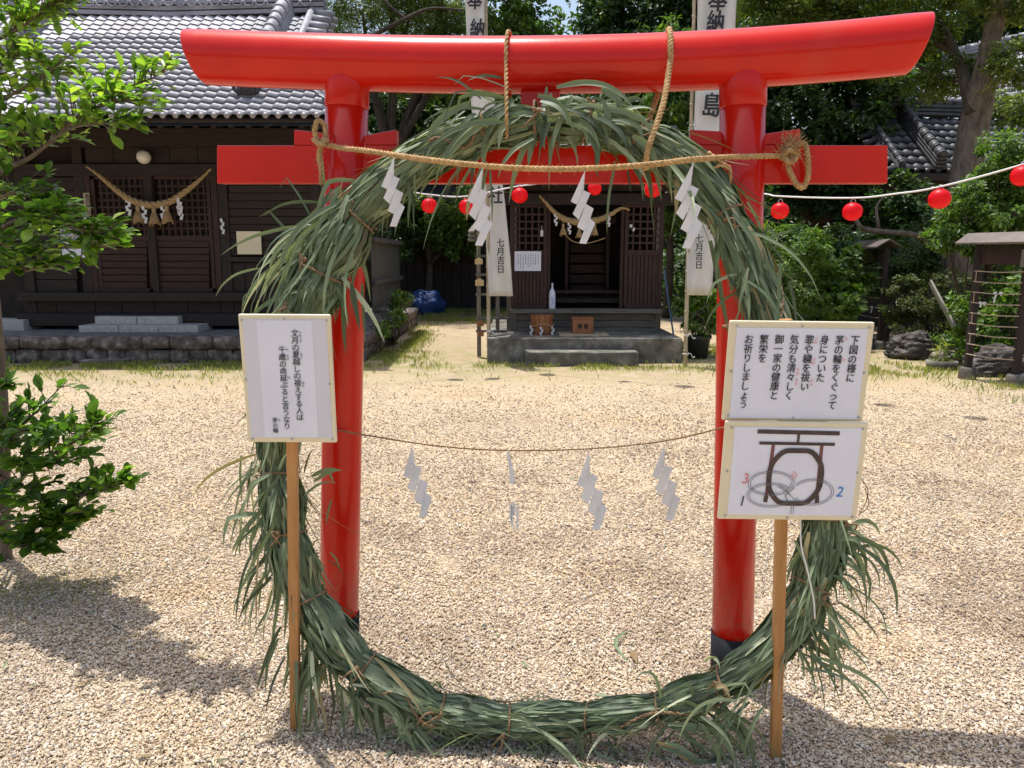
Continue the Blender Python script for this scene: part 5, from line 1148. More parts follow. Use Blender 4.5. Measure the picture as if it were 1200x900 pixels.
# ------------------------------------------------------------------ banners
def banner(label, polepts, secs, Y, chars, small, group='tall white prayer banners beside the small shrine'):
    g = G(polepts[0][0], polepts[0][1]); t = thing('prayer_banner', label, 'banner', (g.x, Y, 0), group)
    base = P(polepts[0][0], polepts[0][1], Y+.05); base.z = -.05; top = P(polepts[1][0], polepts[1][1], Y+.05)
    mb = MB(); nn_ = 20
    path = [base.lerp(top, k/nn_) for k in range(nn_+1)]; mb.tube(path, [.030-.010*k/nn_ for k in range(nn_+1)], 10)
    for k in range(1, nn_): mb.tube([path[k]-Vector((0, 0, .012)), path[k]+Vector((0, 0, .012))], .034-.010*k/nn_, 10)
    mb.build('bamboo_pole', M['bamboo'], t, True)
    # cloth: rows (v, u0, u1, depth wave)
    us = []; rows_ = []
    for (v, u0, u1, dz) in secs: rows_.append((v, u0, u1, dz))
    fine = []
    for (a_, b_) in zip(rows_, rows_[1:]):
        for k in range(6): f = k/6; fine.append([a_[i]+(b_[i]-a_[i])*f for i in range(4)])
    fine.append(list(rows_[-1])); nu = 8; vs = []
    def pt(v, u0, u1, dz, f, off=0): return P(u0+(u1-u0)*f, v, Y+dz*math.sin(f*math.pi*1.5)+.02*math.sin(v*.05+f*4)+off)
    for r_ in fine:
        for k in range(nu+1): vs.append(pt(*r_, k/nu))
    m_ = nu+1; fs = [(j*m_+k, j*m_+k+1, (j+1)*m_+k+1, (j+1)*m_+k) for j in range(len(fine)-1) for k in range(nu)]
    mb = MB(); mb.add(vs, fs); o = mb.build('banner_cloth', M['cloth'], t, True); sm = o.modifiers.new('thick', 'SOLIDIFY'); sm.thickness = .003; sm.offset = 1
    for (ch, u, v, hpx) in chars:
        c = P(u, v-hpx*.62, Y-.06); s_ = pxm(Y, c.z); text([ch], hpx*s_*1.08, M['ink'], 'lettering', t, c, Matrix.Rotation(R(0), 3, 'Y'), bold=.03, shear=.08, sx=.78)
    c = P(small[0], small[1], Y-.06); text('七月吉日', small[2]*pxm(Y, c.z), M['ink'], 'date_lettering', t, c, bold=.02, line=1.0, sx=.9)
    # white ties near the foot
    for z in (.16, .42):
        p = base.lerp(top, (z+.05)/top.z); mb = MB(); mb.tube([p+Vector((.04*math.cos(a_), .04*math.sin(a_), .004*a_)) for a_ in [k*.5 for k in range(14)]], .006, 5)
        mb.tube(crom([p+Vector((0, -.04, 0)), p+Vector((.05, -.07, .03)), p+Vector((.09, -.06, -.03)), p+Vector((.12, -.05, -.02))], 4), .005, 5); mb.build('pole_tie', M['whitecord'], t, True)
    return t
banner('tall white banner on a bamboo pole left of the small shrine', [(573, 418), (569, -60)], [(-40, 543, 567, .02), (45, 547, 568, .02), (120, 552, 580, .03), (200, 560, 587, .04), (240, 566, 592, .05), (300, 571, 598, .05), (347, 573, 601, .04)], 11.2, [('奉', 555.5, 3, 21), ('納', 558.5, 36, 21), ('社', 580, 232, 20)], (586.5, 280, 10.2))
banner('tall white banner on a bamboo pole right of the small shrine', [(803, 428), (815, -60)], [(-40, 818, 865, .02), (45, 817, 861, .02), (155, 813, 847, .03), (200, 806, 842, .04), (270, 805, 839, .05), (346, 805, 834, .05)], 10.6, [('奉', 841, 3, 27), ('納', 838, 29, 25), ('島', 833, 127, 27)], (820, 275, 10.2))

# wooden plaque rack left of the shrine, with ema plaques
t = thing('plaque_rack', 'weathered grey wooden rack with small plaques left of the shrine', 'rack', P(576, 410, 11.9))
for u in (561, 583, 596): q = P(u, 350, 11.7+(u-561)*.01); mb = MB(); mb.box((q.x-.03, q.y, 0), (q.x+.03, q.y+.06, 1.75 if u < 590 else .9)); mb.build('rack_post', M['greywood'], t)
for v in (300, 322, 345, 373, 388): mb = MB(); mb.beam(P(558, v, 11.68), P(600, v, 12.0), .03, .035); mb.build('rack_rail', M['greywood_h'], t)
for k in range(3): mb = MB(); mb.beam(P(552, 272+k*5, 11.4), P(575, 242+k*6, 11.9), .10, .03); mb.build('roof_board', M['greywood'], t)
for i, (u, v, w_, lab, m_) in enumerate(((561, 306, 9, 'pale wooden plaque at the top left of the shrine rack', 'lightwood'), (562, 331, 10, 'pale wooden plaque in the middle of the shrine rack', 'lightwood'), (563, 379, 8, 'dark plaque upper of the two low on the shrine rack', 'boxwood'), (563, 391, 8, 'dark plaque lowest on the shrine rack', 'boxwood'))):
    q = P(u, v, 11.62); s_ = pxm(11.62, q.z); tt = thing('wooden_plaque', lab, 'plaque', q, 'wooden plaques on the shrine rack'); mb = MB(); hw = w_*s_/2
    mb.add([q+Vector(k) for k in ((-hw, 0, -hw*.8), (hw, 0, -hw*.8), (hw, 0, hw*.5), (0, 0, hw*.95), (-hw, 0, hw*.5), (-hw, .02, -hw*.8), (hw, .02, -hw*.8), (hw, .02, hw*.5), (0, .02, hw*.95), (-hw, .02, hw*.5))], [(0,1,2,3,4),(9,8,7,6,5)]+[(k, k+5, (k+1) % 5+5, (k+1) % 5) for k in range(5)])
    mb.build('plaque_board', M[m_], tt)

# blue tarpaulin heap
t = thing('tarp_heap', 'blue tarpaulin covered heap behind the path', 'tarpaulin', G(495, 352)); bm = bmesh.new(); bmesh.ops.create_icosphere(bm, subdivisions=4, radius=1); cc = P(497, 337, 21.0)
for v in bm.verts:
    k = 1+.18*noise.noise(v.co*1.8)+.07*noise.noise(v.co*5)+.03*noise.noise(v.co*11); v.co = Vector((cc.x+v.co.x*.60*k, 21.0+v.co.y*.45*k, max(-.02, .02+v.co.z*(.55 if v.co.z < .3 else .40)*k + .20 + .22*noise.noise(Vector((v.co.x*1.3, 4, 0))))))
me = bpy.data.meshes.new('tarp_cover'); bm.to_mesh(me); bm.free(); link('tarp_cover', me, M['tarp'], t, True)
# shed-shaped dark block, added to stand in for the deep forest shade
t = thing('forest_shade_block', 'dark plank block added as forest shade behind the path', 'shade block', (-1.8, 23, 0))
for k in range(24): mb = MB(); mb.box((-5.0+k*.27, 22.8+.02*(k % 2), 0), (-4.74+k*.27, 22.84+.02*(k % 2), 3.2)); mb.build('plank', M['darkwood'], t)
mb = MB(); mb.box((-5.0, 22.9, 0), (1.4, 26, 3.2)); mb.build('forest_shade_body', M['void'], t); mb = MB(); mb.add([(-5.3, 21.9, 3.15), (1.7, 21.9, 3.15), (1.7, 24.4, 4.3), (-5.3, 24.4, 4.3), (-5.3, 21.9, 3.05), (1.7, 21.9, 3.05), (1.7, 26.4, 3.05), (-5.3, 26.4, 3.05)], [(0,1,2,3),(3,2,6,7),(4,7,6,5),(0,4,5,1),(1,5,6,2),(0,3,7,4)]); mb.build('forest_shade_roof', M['tile_dark'], t)

# pots and potted plant right of the shrine
pc = P(818, 400, 11.6); pc.z = 0
t = thing('potted_shrub', 'green shrub in a black pot right of the small shrine', 'potted plant', pc)
mb = MB(); mb.lathe(pc, [(.14, 0), (.18, .28), (.20, .30), (.20, .34), (.17, .34), (.16, .28)], 20); mb.build('pot', M['pot'], t, True)
mb = MB()
for k in range(6): limb(mb, [pc+Vector((0, 0, .2)), pc+Vector((random.uniform(-.15, .15), random.uniform(-.1, .1), .6)), pc+Vector((random.uniform(-.4, .4), random.uniform(-.3, .3), random.uniform(.6, 1.1)))], .014, .004, 5)
mb.build('stem', M['bark'], t)
crown([(pc+Vector((0, 0, .75)), (.50, .35, .36))], 1500, .10, M['leaf_mid'], t, name='foliage', asp=.5)
t = thing('blue_pipe', 'slim blue pipe leaning beside the right side of the shrine', 'pipe', P(792, 395, 11.9)); mb = MB(); mb.tube([P(778, 316, 12.0), P(790, 398, 11.8)], .014, 8); mb.build('pipe_tube', M['bluepole'], t)

# ------------------------------------------------------------------ right side: background roofs
bld = thing('tiled_roof_house', 'dark tiled roof building half hidden behind the thick tree trunk', 'building', P(1110, 300, 17.5))
bld.location.z = 0
O_ = P(1050, 200, 16.0); Xr = Vector((1, .10, .0)).normalized(); Sr = Vector((-.02, .80, .60)).normalized()
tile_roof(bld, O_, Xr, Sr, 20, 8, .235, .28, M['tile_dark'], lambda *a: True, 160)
Nn = Xr.cross(Sr).normalized(); top = O_ + Sr*2.3; l2 = top - Xr*.12
mb = MB(); q0, q1, q2, q3 = O_-Nn*.05, O_+Xr*4.8-Nn*.05, top+Xr*4.8-Nn*.05, top-Nn*.05
mb.add([q0, q1, q2, q3], [(0, 1, 2, 3)]); bk = top+Vector((0, 2, -1.5)); mb.add([q3, q2, bk+Xr*4.8, bk], [(0, 1, 2, 3)]); mb.add([q0, q3, bk, Vector((bk.x, q0.y+.5, q0.z-.02))], [(0, 1, 2, 3)]); mb.build('roof', M['tile_dark'], bld)
ridge(bld, [O_+Xr*.95+Vector((0, -.02, .05)), top+Xr*.95+Vector((0, 0, .05))], .26, .30, M['tile_dark'], 3, 'descending_ridge')
ridge(bld, [O_+Xr*.12+Vector((0, -.02, .03)), top+Xr*.12+Vector((0, 0, .03))], .18, .12, M['tile_dark'], 2, 'descending_ridge')
mb = MB()
for k in range(8):
    q = O_+Sr*(.1+k*.28)+Xr*.02; mb.tube([q, q-Xr*.30+Vector((0, -.05, -.08))], .07, 8)
mb.build('verge_tiles', M['tile_dark'], bld, True)
ridge(bld, [l2+Vector((-.1, 0, .0)), top+Vector((0, 0, .02)), top+Xr*4.9], .28, .34, M['tile_dark'], 3, 'main_ridge')
mb = MB(); mb.box((O_.x-.2, 17.0, 0), (O_.x+4.2, 20.5, O_.z-.05)); mb.build('wall', M['darkwood'], bld)
mb = MB(); mb.beam(O_+Vector((-.1, -.02, -.12)), O_+Xr*4.8+Vector((0, -.02, -.12)), .10, .14); mb.build('eave_board', M['darkwood_h'], bld)
b2 = thing('temple_roof_house', 'distant building with pale sunlit tiled roof at the upper right', 'building', (15, 24, 0))
O2 = P(1098, 130, 22.5); X3 = Vector((1, .0, .02)).normalized(); S3 = Vector((0, .86, .5)).normalized()
X3 = (P(1240, 104, 21.0)-O2).normalized(); 
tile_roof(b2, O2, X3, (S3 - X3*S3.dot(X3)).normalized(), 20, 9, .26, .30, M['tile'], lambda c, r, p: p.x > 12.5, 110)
S3n = (S3 - X3*S3.dot(X3)).normalized(); N3 = X3.cross(S3n)
mb = MB(); mb.add([O2-N3*.05, O2+X3*5.4-N3*.05, O2+X3*5.4+S3n*2.8-N3*.05, O2+S3n*2.8-N3*.05], [(0, 1, 2, 3)]); mb.build('roof', M['tile_dark'], b2)
ridge(b2, [O2+S3n*2.7, O2+X3*5.4+S3n*2.7], .34, .4, M['tile'], 4, 'main_ridge', .3)
mb = MB(); mb.box((O2.x+.4, 23.3, 0), (O2.x+5.2, 26.5, O2.z-.1)); mb.build('wall', M['darkwood'], b2); mb = MB(); mb.beam(O2+Vector((0, .02, -.14)), O2+X3*5.4+Vector((0, .02, -.14)), .14, .16); mb.build('eave_board', M['darkwood_h'], b2)

# ------------------------------------------------------------------ fortune paper racks
def fortune_rack(label, fl_, fr_, topz, roof_over, rungs, pts_papers):
    t = thing('fortune_rack', label, 'rack', (fl_+fr_)/2, 'roofed wire racks for tied fortune papers')
    d = (fr_-fl_).normalized(); n_ = Vector((d.y, -d.x, 0)); W = (fr_-fl_).length
    for p in (fl_, fr_):
        mb = MB(); mb.beam(p+Vector((0, 0, .02)), p+Vector((0, 0, topz)), .075, .075, Vector((0, 1, 0))); o = mb.build('post', M['darkwood'], t, bevel=.006)
        mb = MB(); mb.lathe(p+Vector((0, 0, -.03)), [(.105, 0), (.10, .15), (.085, .17)], 16); mb.build('footing', M['concrete'], t, True)
    mb = MB(); mb.beam(fl_-d*roof_over+Vector((0, 0, topz+.03))+n_*.17, fr_+d*roof_over+Vector((0, 0, topz+.03))+n_*.17, .02, .03)
    a, b = fl_-d*roof_over, fr_+d*roof_over; z = Vector((0, 0, topz))
    mb = MB(); up = Vector((0, 0, .12)); e = .20
    mb.add([a+z-n_*e, b+z-n_*e, b+z+up, a+z+up, a+z+n_*e, b+z+n_*e]+[q+Vector((0, 0, .022)) for q in (a+z-n_*e, b+z-n_*e, b+z+up, a+z+up, a+z+n_*e, b+z+n_*e)], [(0,1,2,3),(3,2,5,4),(9,8,7,6),(10,11,8,9),(0,6,7,1),(4,5,11,10),(0,3,9,6),(3,4,10,9),(1,7,8,2),(2,8,11,5)])
    mb.build('rack_roof', M['metalroof'], t, bevel=.003)
    mb = MB(); mb.beam(fl_+Vector((0, 0, topz-.05)), fr_+Vector((0, 0, topz-.05)), .04, .07); mb.build('top_rail', M['darkwood_h'], t)
    for k in range(6):
        p = fl_.lerp(fr_, (k+.5)/6); mb = MB(); mb.beam(p+Vector((0, 0, topz-.24))-n_*.01, p+Vector((0, 0, topz-.085))-n_*.01, W/6*.93, .015, n_); mb.build('back_board', M['redwood'], t)
    for k in range(rungs):
        zz_ = topz-.32-k*(topz-.50)/rungs; mb = MB(); p0 = fl_+Vector((0, 0, zz_))+n_*.05; p1 = fr_+Vector((0, 0, zz_))+n_*.05; mid = (p0+p1)/2-Vector((0, 0, .012))
        mb.tube(crom([p0, mid, p1], 5), .0065, 5); 
        if k % 2 == 0 and k+1 < rungs: q = Vector((0, 0, -(topz-.50)/rungs)); mb.tube([p0+d*.03, p0+d*.03+q], .005, 5)
        mb.build('wire_rung', M['wire'], t)
    for f, k, ln in pts_papers:
        zz_ = topz-.32-k*(topz-.50)/rungs; p = (fl_.lerp(fr_, f))+Vector((0, 0, zz_))+n_*.065; mb = MB()
        mb.box((p.x-.018, p.y-.004, p.z-.015), (p.x+.018, p.y+.004, p.z+.015)); mb.box((p.x-.006, p.y-.004, p.z-ln), (p.x+.012, p.y+.002, p.z-.01), rot=Matrix.Rotation(R(12), 3, 'Y')); mb.build('tied_paper', M['shide'], t)
    return t, d, n_
fr1 = G(1030, 409); fl1 = G(1002, 400)
fortune_rack('smaller roofed wire rack beside the mossy rock', fl1, fr1, 1.66, .12, 7, [(.75, 4, .10)])
t, d_, n_ = fortune_rack('larger roofed wire rack between stones near the right edge', G(1133, 443), G(1189, 452), 1.66, .18, 9, [(.30, 3, .03), (.5, 2, .12), (.62, 2, .03), (.22, 3, .05)])
q = P(1199, 313, 8.95); mb = MB(); mb.box((q.x-.03, q.y, q.z), (q.x+.08, q.y+.012, q.z+.20)); mb.build('hung_board', M['greywood'], t)

# ------------------------------------------------------------------ rocks, board, stone lantern base
def rock(label, u, vb, Y, w, h, dep, seed, mat='rock', name='garden_rock', cat='rock'):
    c = P(u, vb, Y); c.z = 0; t = thing(name, label, cat, c)
    bm = bmesh.new(); bmesh.ops.create_icosphere(bm, subdivisions=5, radius=1); s0 = Vector((seed, seed*2.3, 0))
    for v in bm.verts:
        p = v.co.copy(); k = .86 + .34*noise.noise(p*1.1+s0) + .14*noise.noise(p*2.6+s0) + .08*noise.noise(p*6+s0) - .22*abs(noise.noise(Vector((p.x*2.2, p.y*2.2, p.z*4.5))+s0)) + .03*noise.noise(p*14+s0)
        q = Vector((p.x*w/2*k, p.y*dep/2*k, p.z*h*.72*k + h*.28)); v.co = c + q
    me = bpy.data.meshes.new('rock_body'); bm.to_mesh(me); bm.free(); link('rock_body', me, M[mat], t, True); return t
rock('dark rough rock beside the small wire rack', 1068, 416, 11.6, .88, .42, .6, 3)
rock('flat pale stone behind the small plant bed', 1118, 424, 11.0, .8, .22, .5, 5, 'stone')
rock('big slanted grey rock between the posts of the large rack', 1163, 438, 9.9, .85, .42, .6, 9)
rock('small rounded stone above the dark rock', 1103, 404, 12.2, .32, .3, .3, 12, 'stone')
rock('low grey rock at the right edge beyond the rack', 1215, 446, 9.6, .6, .35, .5, 15)
rock('round dark stone under the clipped bush', 1082, 390, 12.6, .36, .38, .3, 18, 'tile_dark')
t = thing('planter_block', 'low round concrete planter with a dry seedling', 'planter', G(1103, 434)); c = G(1103, 432)
mb = MB(); mb.lathe(c, [(.19, 0), (.20, .11), (.165, .115), (.155, .08)], 18); mb.build('planter_bowl', M['concrete'], t, True)
crown([(c+Vector((0, 0, .22)), (.14, .12, .13))], 120, .09, M['grass'], t, name='foliage', asp=.25)
t = thing('leaning_board', 'pale grey timber board leaning on the clipped bush', 'board', P(1120, 392, 11.5)); mb = MB(); mb.beam(P(1090, 330, 11.9), P(1123, 392, 11.35), .11, .03, Vector((1, 0, .5))); mb.build('board_plank', wood('pale_weathered_board', (.28, .27, .22), (.42, .41, .35)), t, bevel=.003)
mb = MB(); mb.beam(P(1091, 327, 11.88), P(1091, 333, 11.86), .02, .05); mb.build('board_nail_block', M['greywood'], t)

# ------------------------------------------------------------------ hill and far wood
mb = MB(); hx = np.linspace(-70, 70, 57); hy = np.linspace(34, 90, 15)
def hz(x, y): return max(-.5, min(1, (y-35)/10)*(4.5 + 2*noise.noise(Vector((x*.06, y*.06, 0))) - 2.5*math.exp(-((x-2.5)/5)**2)))
mb.add([(x, y, hz(x, y)) for y in hy for x in hx], [(j*57+i, j*57+i+1, (j+1)*57+i+1, (j+1)*57+i) for j in range(14) for i in range(56)])
tag(mb.build('hill', noisy('wooded_slope_soil', (.02, .03, .012), (.05, .06, .02), 3, .9, .5), smooth=True), 'dark wooded slope behind the shrine yard', None, None, 'structure')
cl = [((x, 33+random.uniform(-1.5, 2), random.uniform(1.0, 5.4 if not -1.5 < x < 5.5 else 3.6)), (2.6, 2, 2.3)) for x in np.arange(-26, 33, 1.5) for _ in range(2)]
cl += [((random.uniform(-24, -17), y, random.uniform(1.0, 4.6)), (2.4, 2, 2.2)) for y in np.arange(6, 33, 1.8) for _ in range(2)] + [((random.uniform(21, 27), y, random.uniform(1.0, 4.6)), (2.4, 2, 2.2)) for y in np.arange(12, 33, 2.0) for _ in range(2)]
o = crown([(Vector(c), r) for c, r in cl], 95000, .34, M['leaf_dark'], None, name='far_wood', kind=None, sub=16); tag(o, 'dark mass of far evergreen wood closing the yard', 'wood', None, 'stuff')
def C(u, v, Y, r): return (P(u, v, Y), r)
GT = 'trees behind the shrine yard'
o = crown([(Vector((x, 27+random.uniform(-1, 1), random.uniform(.3, 1.0))), (1.3, 1, 1.0)) for x in np.arange(-24, 30, 1.1)], 30000, .22, M['leaf_dark'], None, name='undergrowth', kind=None, sub=14); tag(o, 'dark undergrowth along the foot of the far wood', 'undergrowth', None, 'stuff')
# pine behind the hall
tree('pine_tree', 'olive green pine with a dark bent limb above the left half of the gate', 'tree', (-3.4, 21, 0), [C(425, 12, 20, 1.5), C(480, 20, 20.5, 1.5), C(455, -45, 20, 1.8), C(520, -10, 21, 1.3), C(410, 60, 20, 1.2), C(500, 75, 21, 1.1), C(530, 32, 21, 1.0)], 30000, .20, 'leaf_pine', .28, 'darkbark', GT, asp=.14, sub=34, subr=.22)
t = bpy.data.objects['pine_tree']; mb = MB(); limb(mb, [P(385, 62, 18.6), P(430, 45, 18.5), P(475, 22, 18.4), P(505, 10, 18.4), P(545, 12, 18.6)], .07, .02, 7); limb(mb, [P(475, 22, 18.4), P(455, 5, 18.5), P(435, -20, 18.6)], .04, .015, 6); mb.build('limb', M['darkbark'], t, True)
tree('broadleaf_tree', 'light green small leaved tree left of the sky gap', 'tree', (1.9, 20.5, 0), [C(585, 20, 20, .9), C(625, 32, 20, .75), C(605, 60, 20, .9), C(640, 60, 20.5, .7), C(600, -20, 20, .9), C(575, 90, 20, .9), C(560, 110, 20, .8)], 15000, .14, 'leaf_mid', .16, 'darkbark', GT, sub=30, subr=.24)
tree('camphor_tree', 'dense dark broadleaf tree right of the sky gap', 'tree', (4.2, 24, 0), [C(735, 20, 23, 1.5), C(790, 5, 23, 1.8), C(760, 75, 22.5, 1.6), C(725, 110, 22, 1.3), C(850, 20, 23, 1.7), C(720, -40, 23, 1.3), C(840, 90, 23, 1.8), C(700, 160, 22, 1.3), C(760, 160, 22.5, 1.3)], 42000, .19, 'leaf_dark', .35, 'darkbark', GT, sub=30, subr=.26)
tree('cypress_tree', 'narrow bright cypress with drooping sprays behind the right banner', 'tree', (3.9, 19.5, 0), [C(785, 60, 19.5, (.55, .5, .9)), C(790, 120, 19.5, (.75, .6, 1.0)), C(785, 180, 19.5, (.85, .7, 1.0)), C(790, 240, 19.5, (.85, .7, 1.0))], 14000, .16, 'leaf_mid', .12, 'darkbark', GT, asp=.22, droop=1.3, up=.1)
tree('evergreen_tree', 'dark evergreen filling the gap between hall and small shrine', 'tree', (-3.6, 27.5, 0), [C(455, 150, 24, 1.7), C(520, 160, 24, 1.6), C(555, 140, 24, 1.5), C(470, 220, 24, 1.5), C(540, 215, 24, 1.4), C(440, 110, 24, 1.5), C(500, 118, 24, 1.3), C(620, 150, 24, 1.5), C(590, 105, 24.5, 1.2), C(650, 110, 24.5, 1.2)], 34000, .19, 'leaf_dark', .25, 'darkbark', GT, sub=26)
tree('evergreen_tree', 'low dark leafy tree over the blue tarpaulin', 'tree', (-2.4, 21.9, 0), [C(500, 255, 22, 1.0), C(545, 250, 22, 1.0), C(530, 280, 22, .7), C(470, 270, 22.5, .8)], 9000, .16, 'leaf_mid', .12, 'darkbark', GT)
tree('evergreen_tree', 'large dark evergreen behind the right end of the gate', 'tree', (7.0, 19, 0), [C(900, 130, 18, 1.4), C(960, 130, 18, 1.4), C(1010, 150, 18, 1.1), C(890, 200, 17.5, 1.2), C(950, 210, 17.5, 1.2), C(1010, 230, 17, 1.0), C(870, 80, 18.5, 1.4), C(940, 70, 18.5, 1.4), C(1020, 90, 18.5, 1.4), C(1050, 240, 16, .8), C(1080, 270, 15.5, .8)], 48000, .15, 'leaf_dark', .3, 'darkbark', GT, sub=30, subr=.26)
tree('evergreen_tree', 'bushy dark tree between the small shrine and the garden', 'tree', (4.3, 16.5, 0), [C(835, 230, 16.5, 1.0), C(850, 290, 16.5, .9), C(880, 260, 16.5, .9), C(840, 335, 16.0, .7), C(905, 330, 15.8, .8), C(960, 300, 15.5, .9), C(1000, 300, 15, .8)], 22000, .13, 'leaf_dark', .15, 'darkbark', GT)
# the big leaning tree on the right
bt = thing('leaning_tree', 'tall tree with thick leaning grey trunk at the upper right', 'tree', P(1130, 330, 13.5), GT); bt.location.z = 0
f0 = P(1124, 380, 13.5); f0.z = -.1
mb = MB(); limb(mb, [f0, P(1125, 290, 13.5), P(1130, 225, 13.5), P(1141, 150, 13.5), P(1152, 95, 13.4)], .30, .215, 16, 8); mb.build('trunk', M['bark'], bt, True)
mb = MB(); limb(mb, [P(1148, 112, 13.4), P(1156, 70, 13.3), P(1168, 20, 13.2), P(1180, -30, 13.0), P(1176, -90, 12.9)], .18, .10, 12); limb(mb, [P(1180, -5, 13.1), P(1215, -40, 13)], .1, .05, 8); mb.build('limb', M['bark'], bt, True)
mb = MB(); limb(mb, [P(1140, 135, 13.4), P(1132, 98, 13.6), P(1118, 60, 13.9), P(1100, 20, 14.2)], .13, .05, 10); limb(mb, [P(1120, 64, 13.9), P(1060, 30, 14.5), P(980, 22, 14.6), P(900, 15, 14.8)], .06, .02, 8); limb(mb, [P(1130, 95, 13.6), P(1095, 88, 14.2), P(1050, 60, 14.5)], .05, .02, 8); mb.build('limb', M['darkbark'], bt, True)
crown([C(890, 18, 14.8, (1.0, .9, .45)), C(950, 5, 14.8, (1.1, .9, .45)), C(1010, 20, 14.6, (1.0, .9, .45)), C(1070, 35, 14.4, (.9, .9, .42)), C(1115, 90, 14.2, (.7, .7, .45)), C(1030, 60, 15.2, (.9, .8, .5)), C(900, -40, 14.5, (1.2, 1, .5)), C(1000, -50, 14.5, (1.2, 1, .5)), C(1100, -30, 14, (1.2, 1, .5)), C(1195, 70, 12.6, (.5, .6, .4)), C(1200, -10, 12.8, (.8, .8, .4)), C(1180, 130, 15.5, (.5, .5, .4))], 52000, .095, M['leaf_pine'], bt, asp=.42, sub=40, subr=.24, up=.9)
tree('evergreen_tree', 'tall dark tree far beyond the pale tiled roof', 'tree', (17, 28, 0), [C(1100, 20, 26, 2.2), C(1180, 10, 26, 2.2), C(1040, 60, 26, 2.0), C(1240, 60, 27, 2.5), C(960, 20, 26, 2.2), C(890, -10, 26, 2.2), C(1190, 190, 24, 1.8)], 30000, .22, 'leaf_dark', .4, 'darkbark', GT)
# garden shrubs
def shrub(label, clumps, n, size, mat, name='garden_shrub', asp=.5, **kw):
    c0_ = sum((c for c, r in clumps), Vector())/len(clumps); c0_.z = 0; t = thing(name, label, 'shrub', c0_)
    mb = MB()
    for c, r in clumps:
        for k in range(4): limb(mb, [c0_+Vector((random.uniform(-.05, .05), random.uniform(-.05, .05), -.03)), c0_.lerp(c, .5)+Vector((random.uniform(-.1, .1), 0, 0)), c+Vector((random.uniform(-.3, .3), random.uniform(-.2, .2), random.uniform(0, .2)))], .02, .006, 5, 3)
    mb.build('stem', M['darkbark'], t); crown(clumps, n, size, M[mat], t, name='foliage', asp=asp, **kw); return t
shrub('feathery light green maple shrub right of the right pillar', [C(915, 290, 12.6, .55), C(945, 300, 12.8, .5), C(905, 330, 12.5, .5), C(930, 345, 12.4, .5), C(895, 300, 12.8, .4)], 9000, .085, 'leaf_mid', asp=.3, up=.9)
shrub('broad leaved green shrub behind the right sign', [C(985, 352, 12.6, (.36, .3, .36)), C(1000, 320, 13.2, (.4, .3, .4)), C(970, 330, 13, .35)], 2600, .13, 'leaf_mid', asp=.7)
shrub('rounded clipped bush behind the leaning board', [C(1072, 352, 12.4, (.50, .45, .42)), C(1105, 345, 12.5, (.48, .45, .42)), C(1085, 375, 12.3, (.6, .45, .32)), C(1130, 362, 12.3, (.4, .4, .4))], 16000, .045, 'leaf_box', asp=.6, sub=60, subr=.16, shell=.8)
shrub('tall light green shrub rising at the right edge', [C(1185, 190, 11.2, (.55, .5, .4)), C(1160, 225, 11.2, (.55, .5, .4)), C(1140, 260, 11.2, (.5, .5, .35)), C(1190, 250, 11, (.55, .5, .4)), C(1115, 278, 11.3, (.38, .4, .25)), C(1160, 290, 11.1, (.5, .4, .3)), C(1215, 220, 11, .6)], 19000, .075, 'leaf_mid', asp=.5, sub=30, subr=.26)
shrub('leafy ground shrub behind the large wire rack', [C(1160, 350, 10.6, (.50, .35, .35)), C(1140, 390, 10.6, (.40, .3, .3)), C(1190, 380, 10.3, (.45, .3, .38)), C(1175, 415, 10.3, (.4, .25, .2)), C(1210, 330, 10.4, .4)], 5200, .095, 'leaf_mid', asp=.5)
shrub('dark shrub in the shade under the leaning tree', [C(1060, 300, 14, .6), C(1100, 310, 14, .5), C(1040, 330, 14.2, .5), C(960, 380, 13.6, .45)], 6000, .09, 'leaf_dark')
shrub('low green plants around the garden stones', [C(1090, 402, 11.6, (.22, .15, .12)), C(1120, 400, 11.5, (.3, .2, .14)), C(1135, 418, 10.6, (.15, .12, .14))], 900, .07, 'leaf_mid', 'garden_plant')
shrub('dark bush far behind the hall plank fence', [C(440, 280, 21, 1.0), C(420, 230, 21.5, 1.2)], 6000, .14, 'leaf_dark')
shrub('weedy green clump at the hall platform corner', [C(462, 372, 13.2, (.20, .3, .12)), C(470, 352, 15.5, (.28, .5, .2)), C(448, 385, 12.2, (.12, .3, .12))], 1300, .075, 'leaf_mid', 'weed_clump')
# gnarled old branch behind the small rack
t = thing('twisted_branch', 'bare crooked branch running behind the small wire rack', 'branch', P(1010, 275, 13.4)); mb = MB(); limb(mb, [P(1003, 258, 13.3), P(1012, 268, 13.3), P(1040, 272, 13.3), P(1070, 275, 13.4), P(1086, 284, 13.6), P(1098, 300, 14)], .035, .06, 8); limb(mb, [P(1030, 270, 13.3), P(1028, 240, 13.4), P(1045, 225, 13.6)], .03, .012, 6); mb.build('branch_wood', M['bark'], t, True)

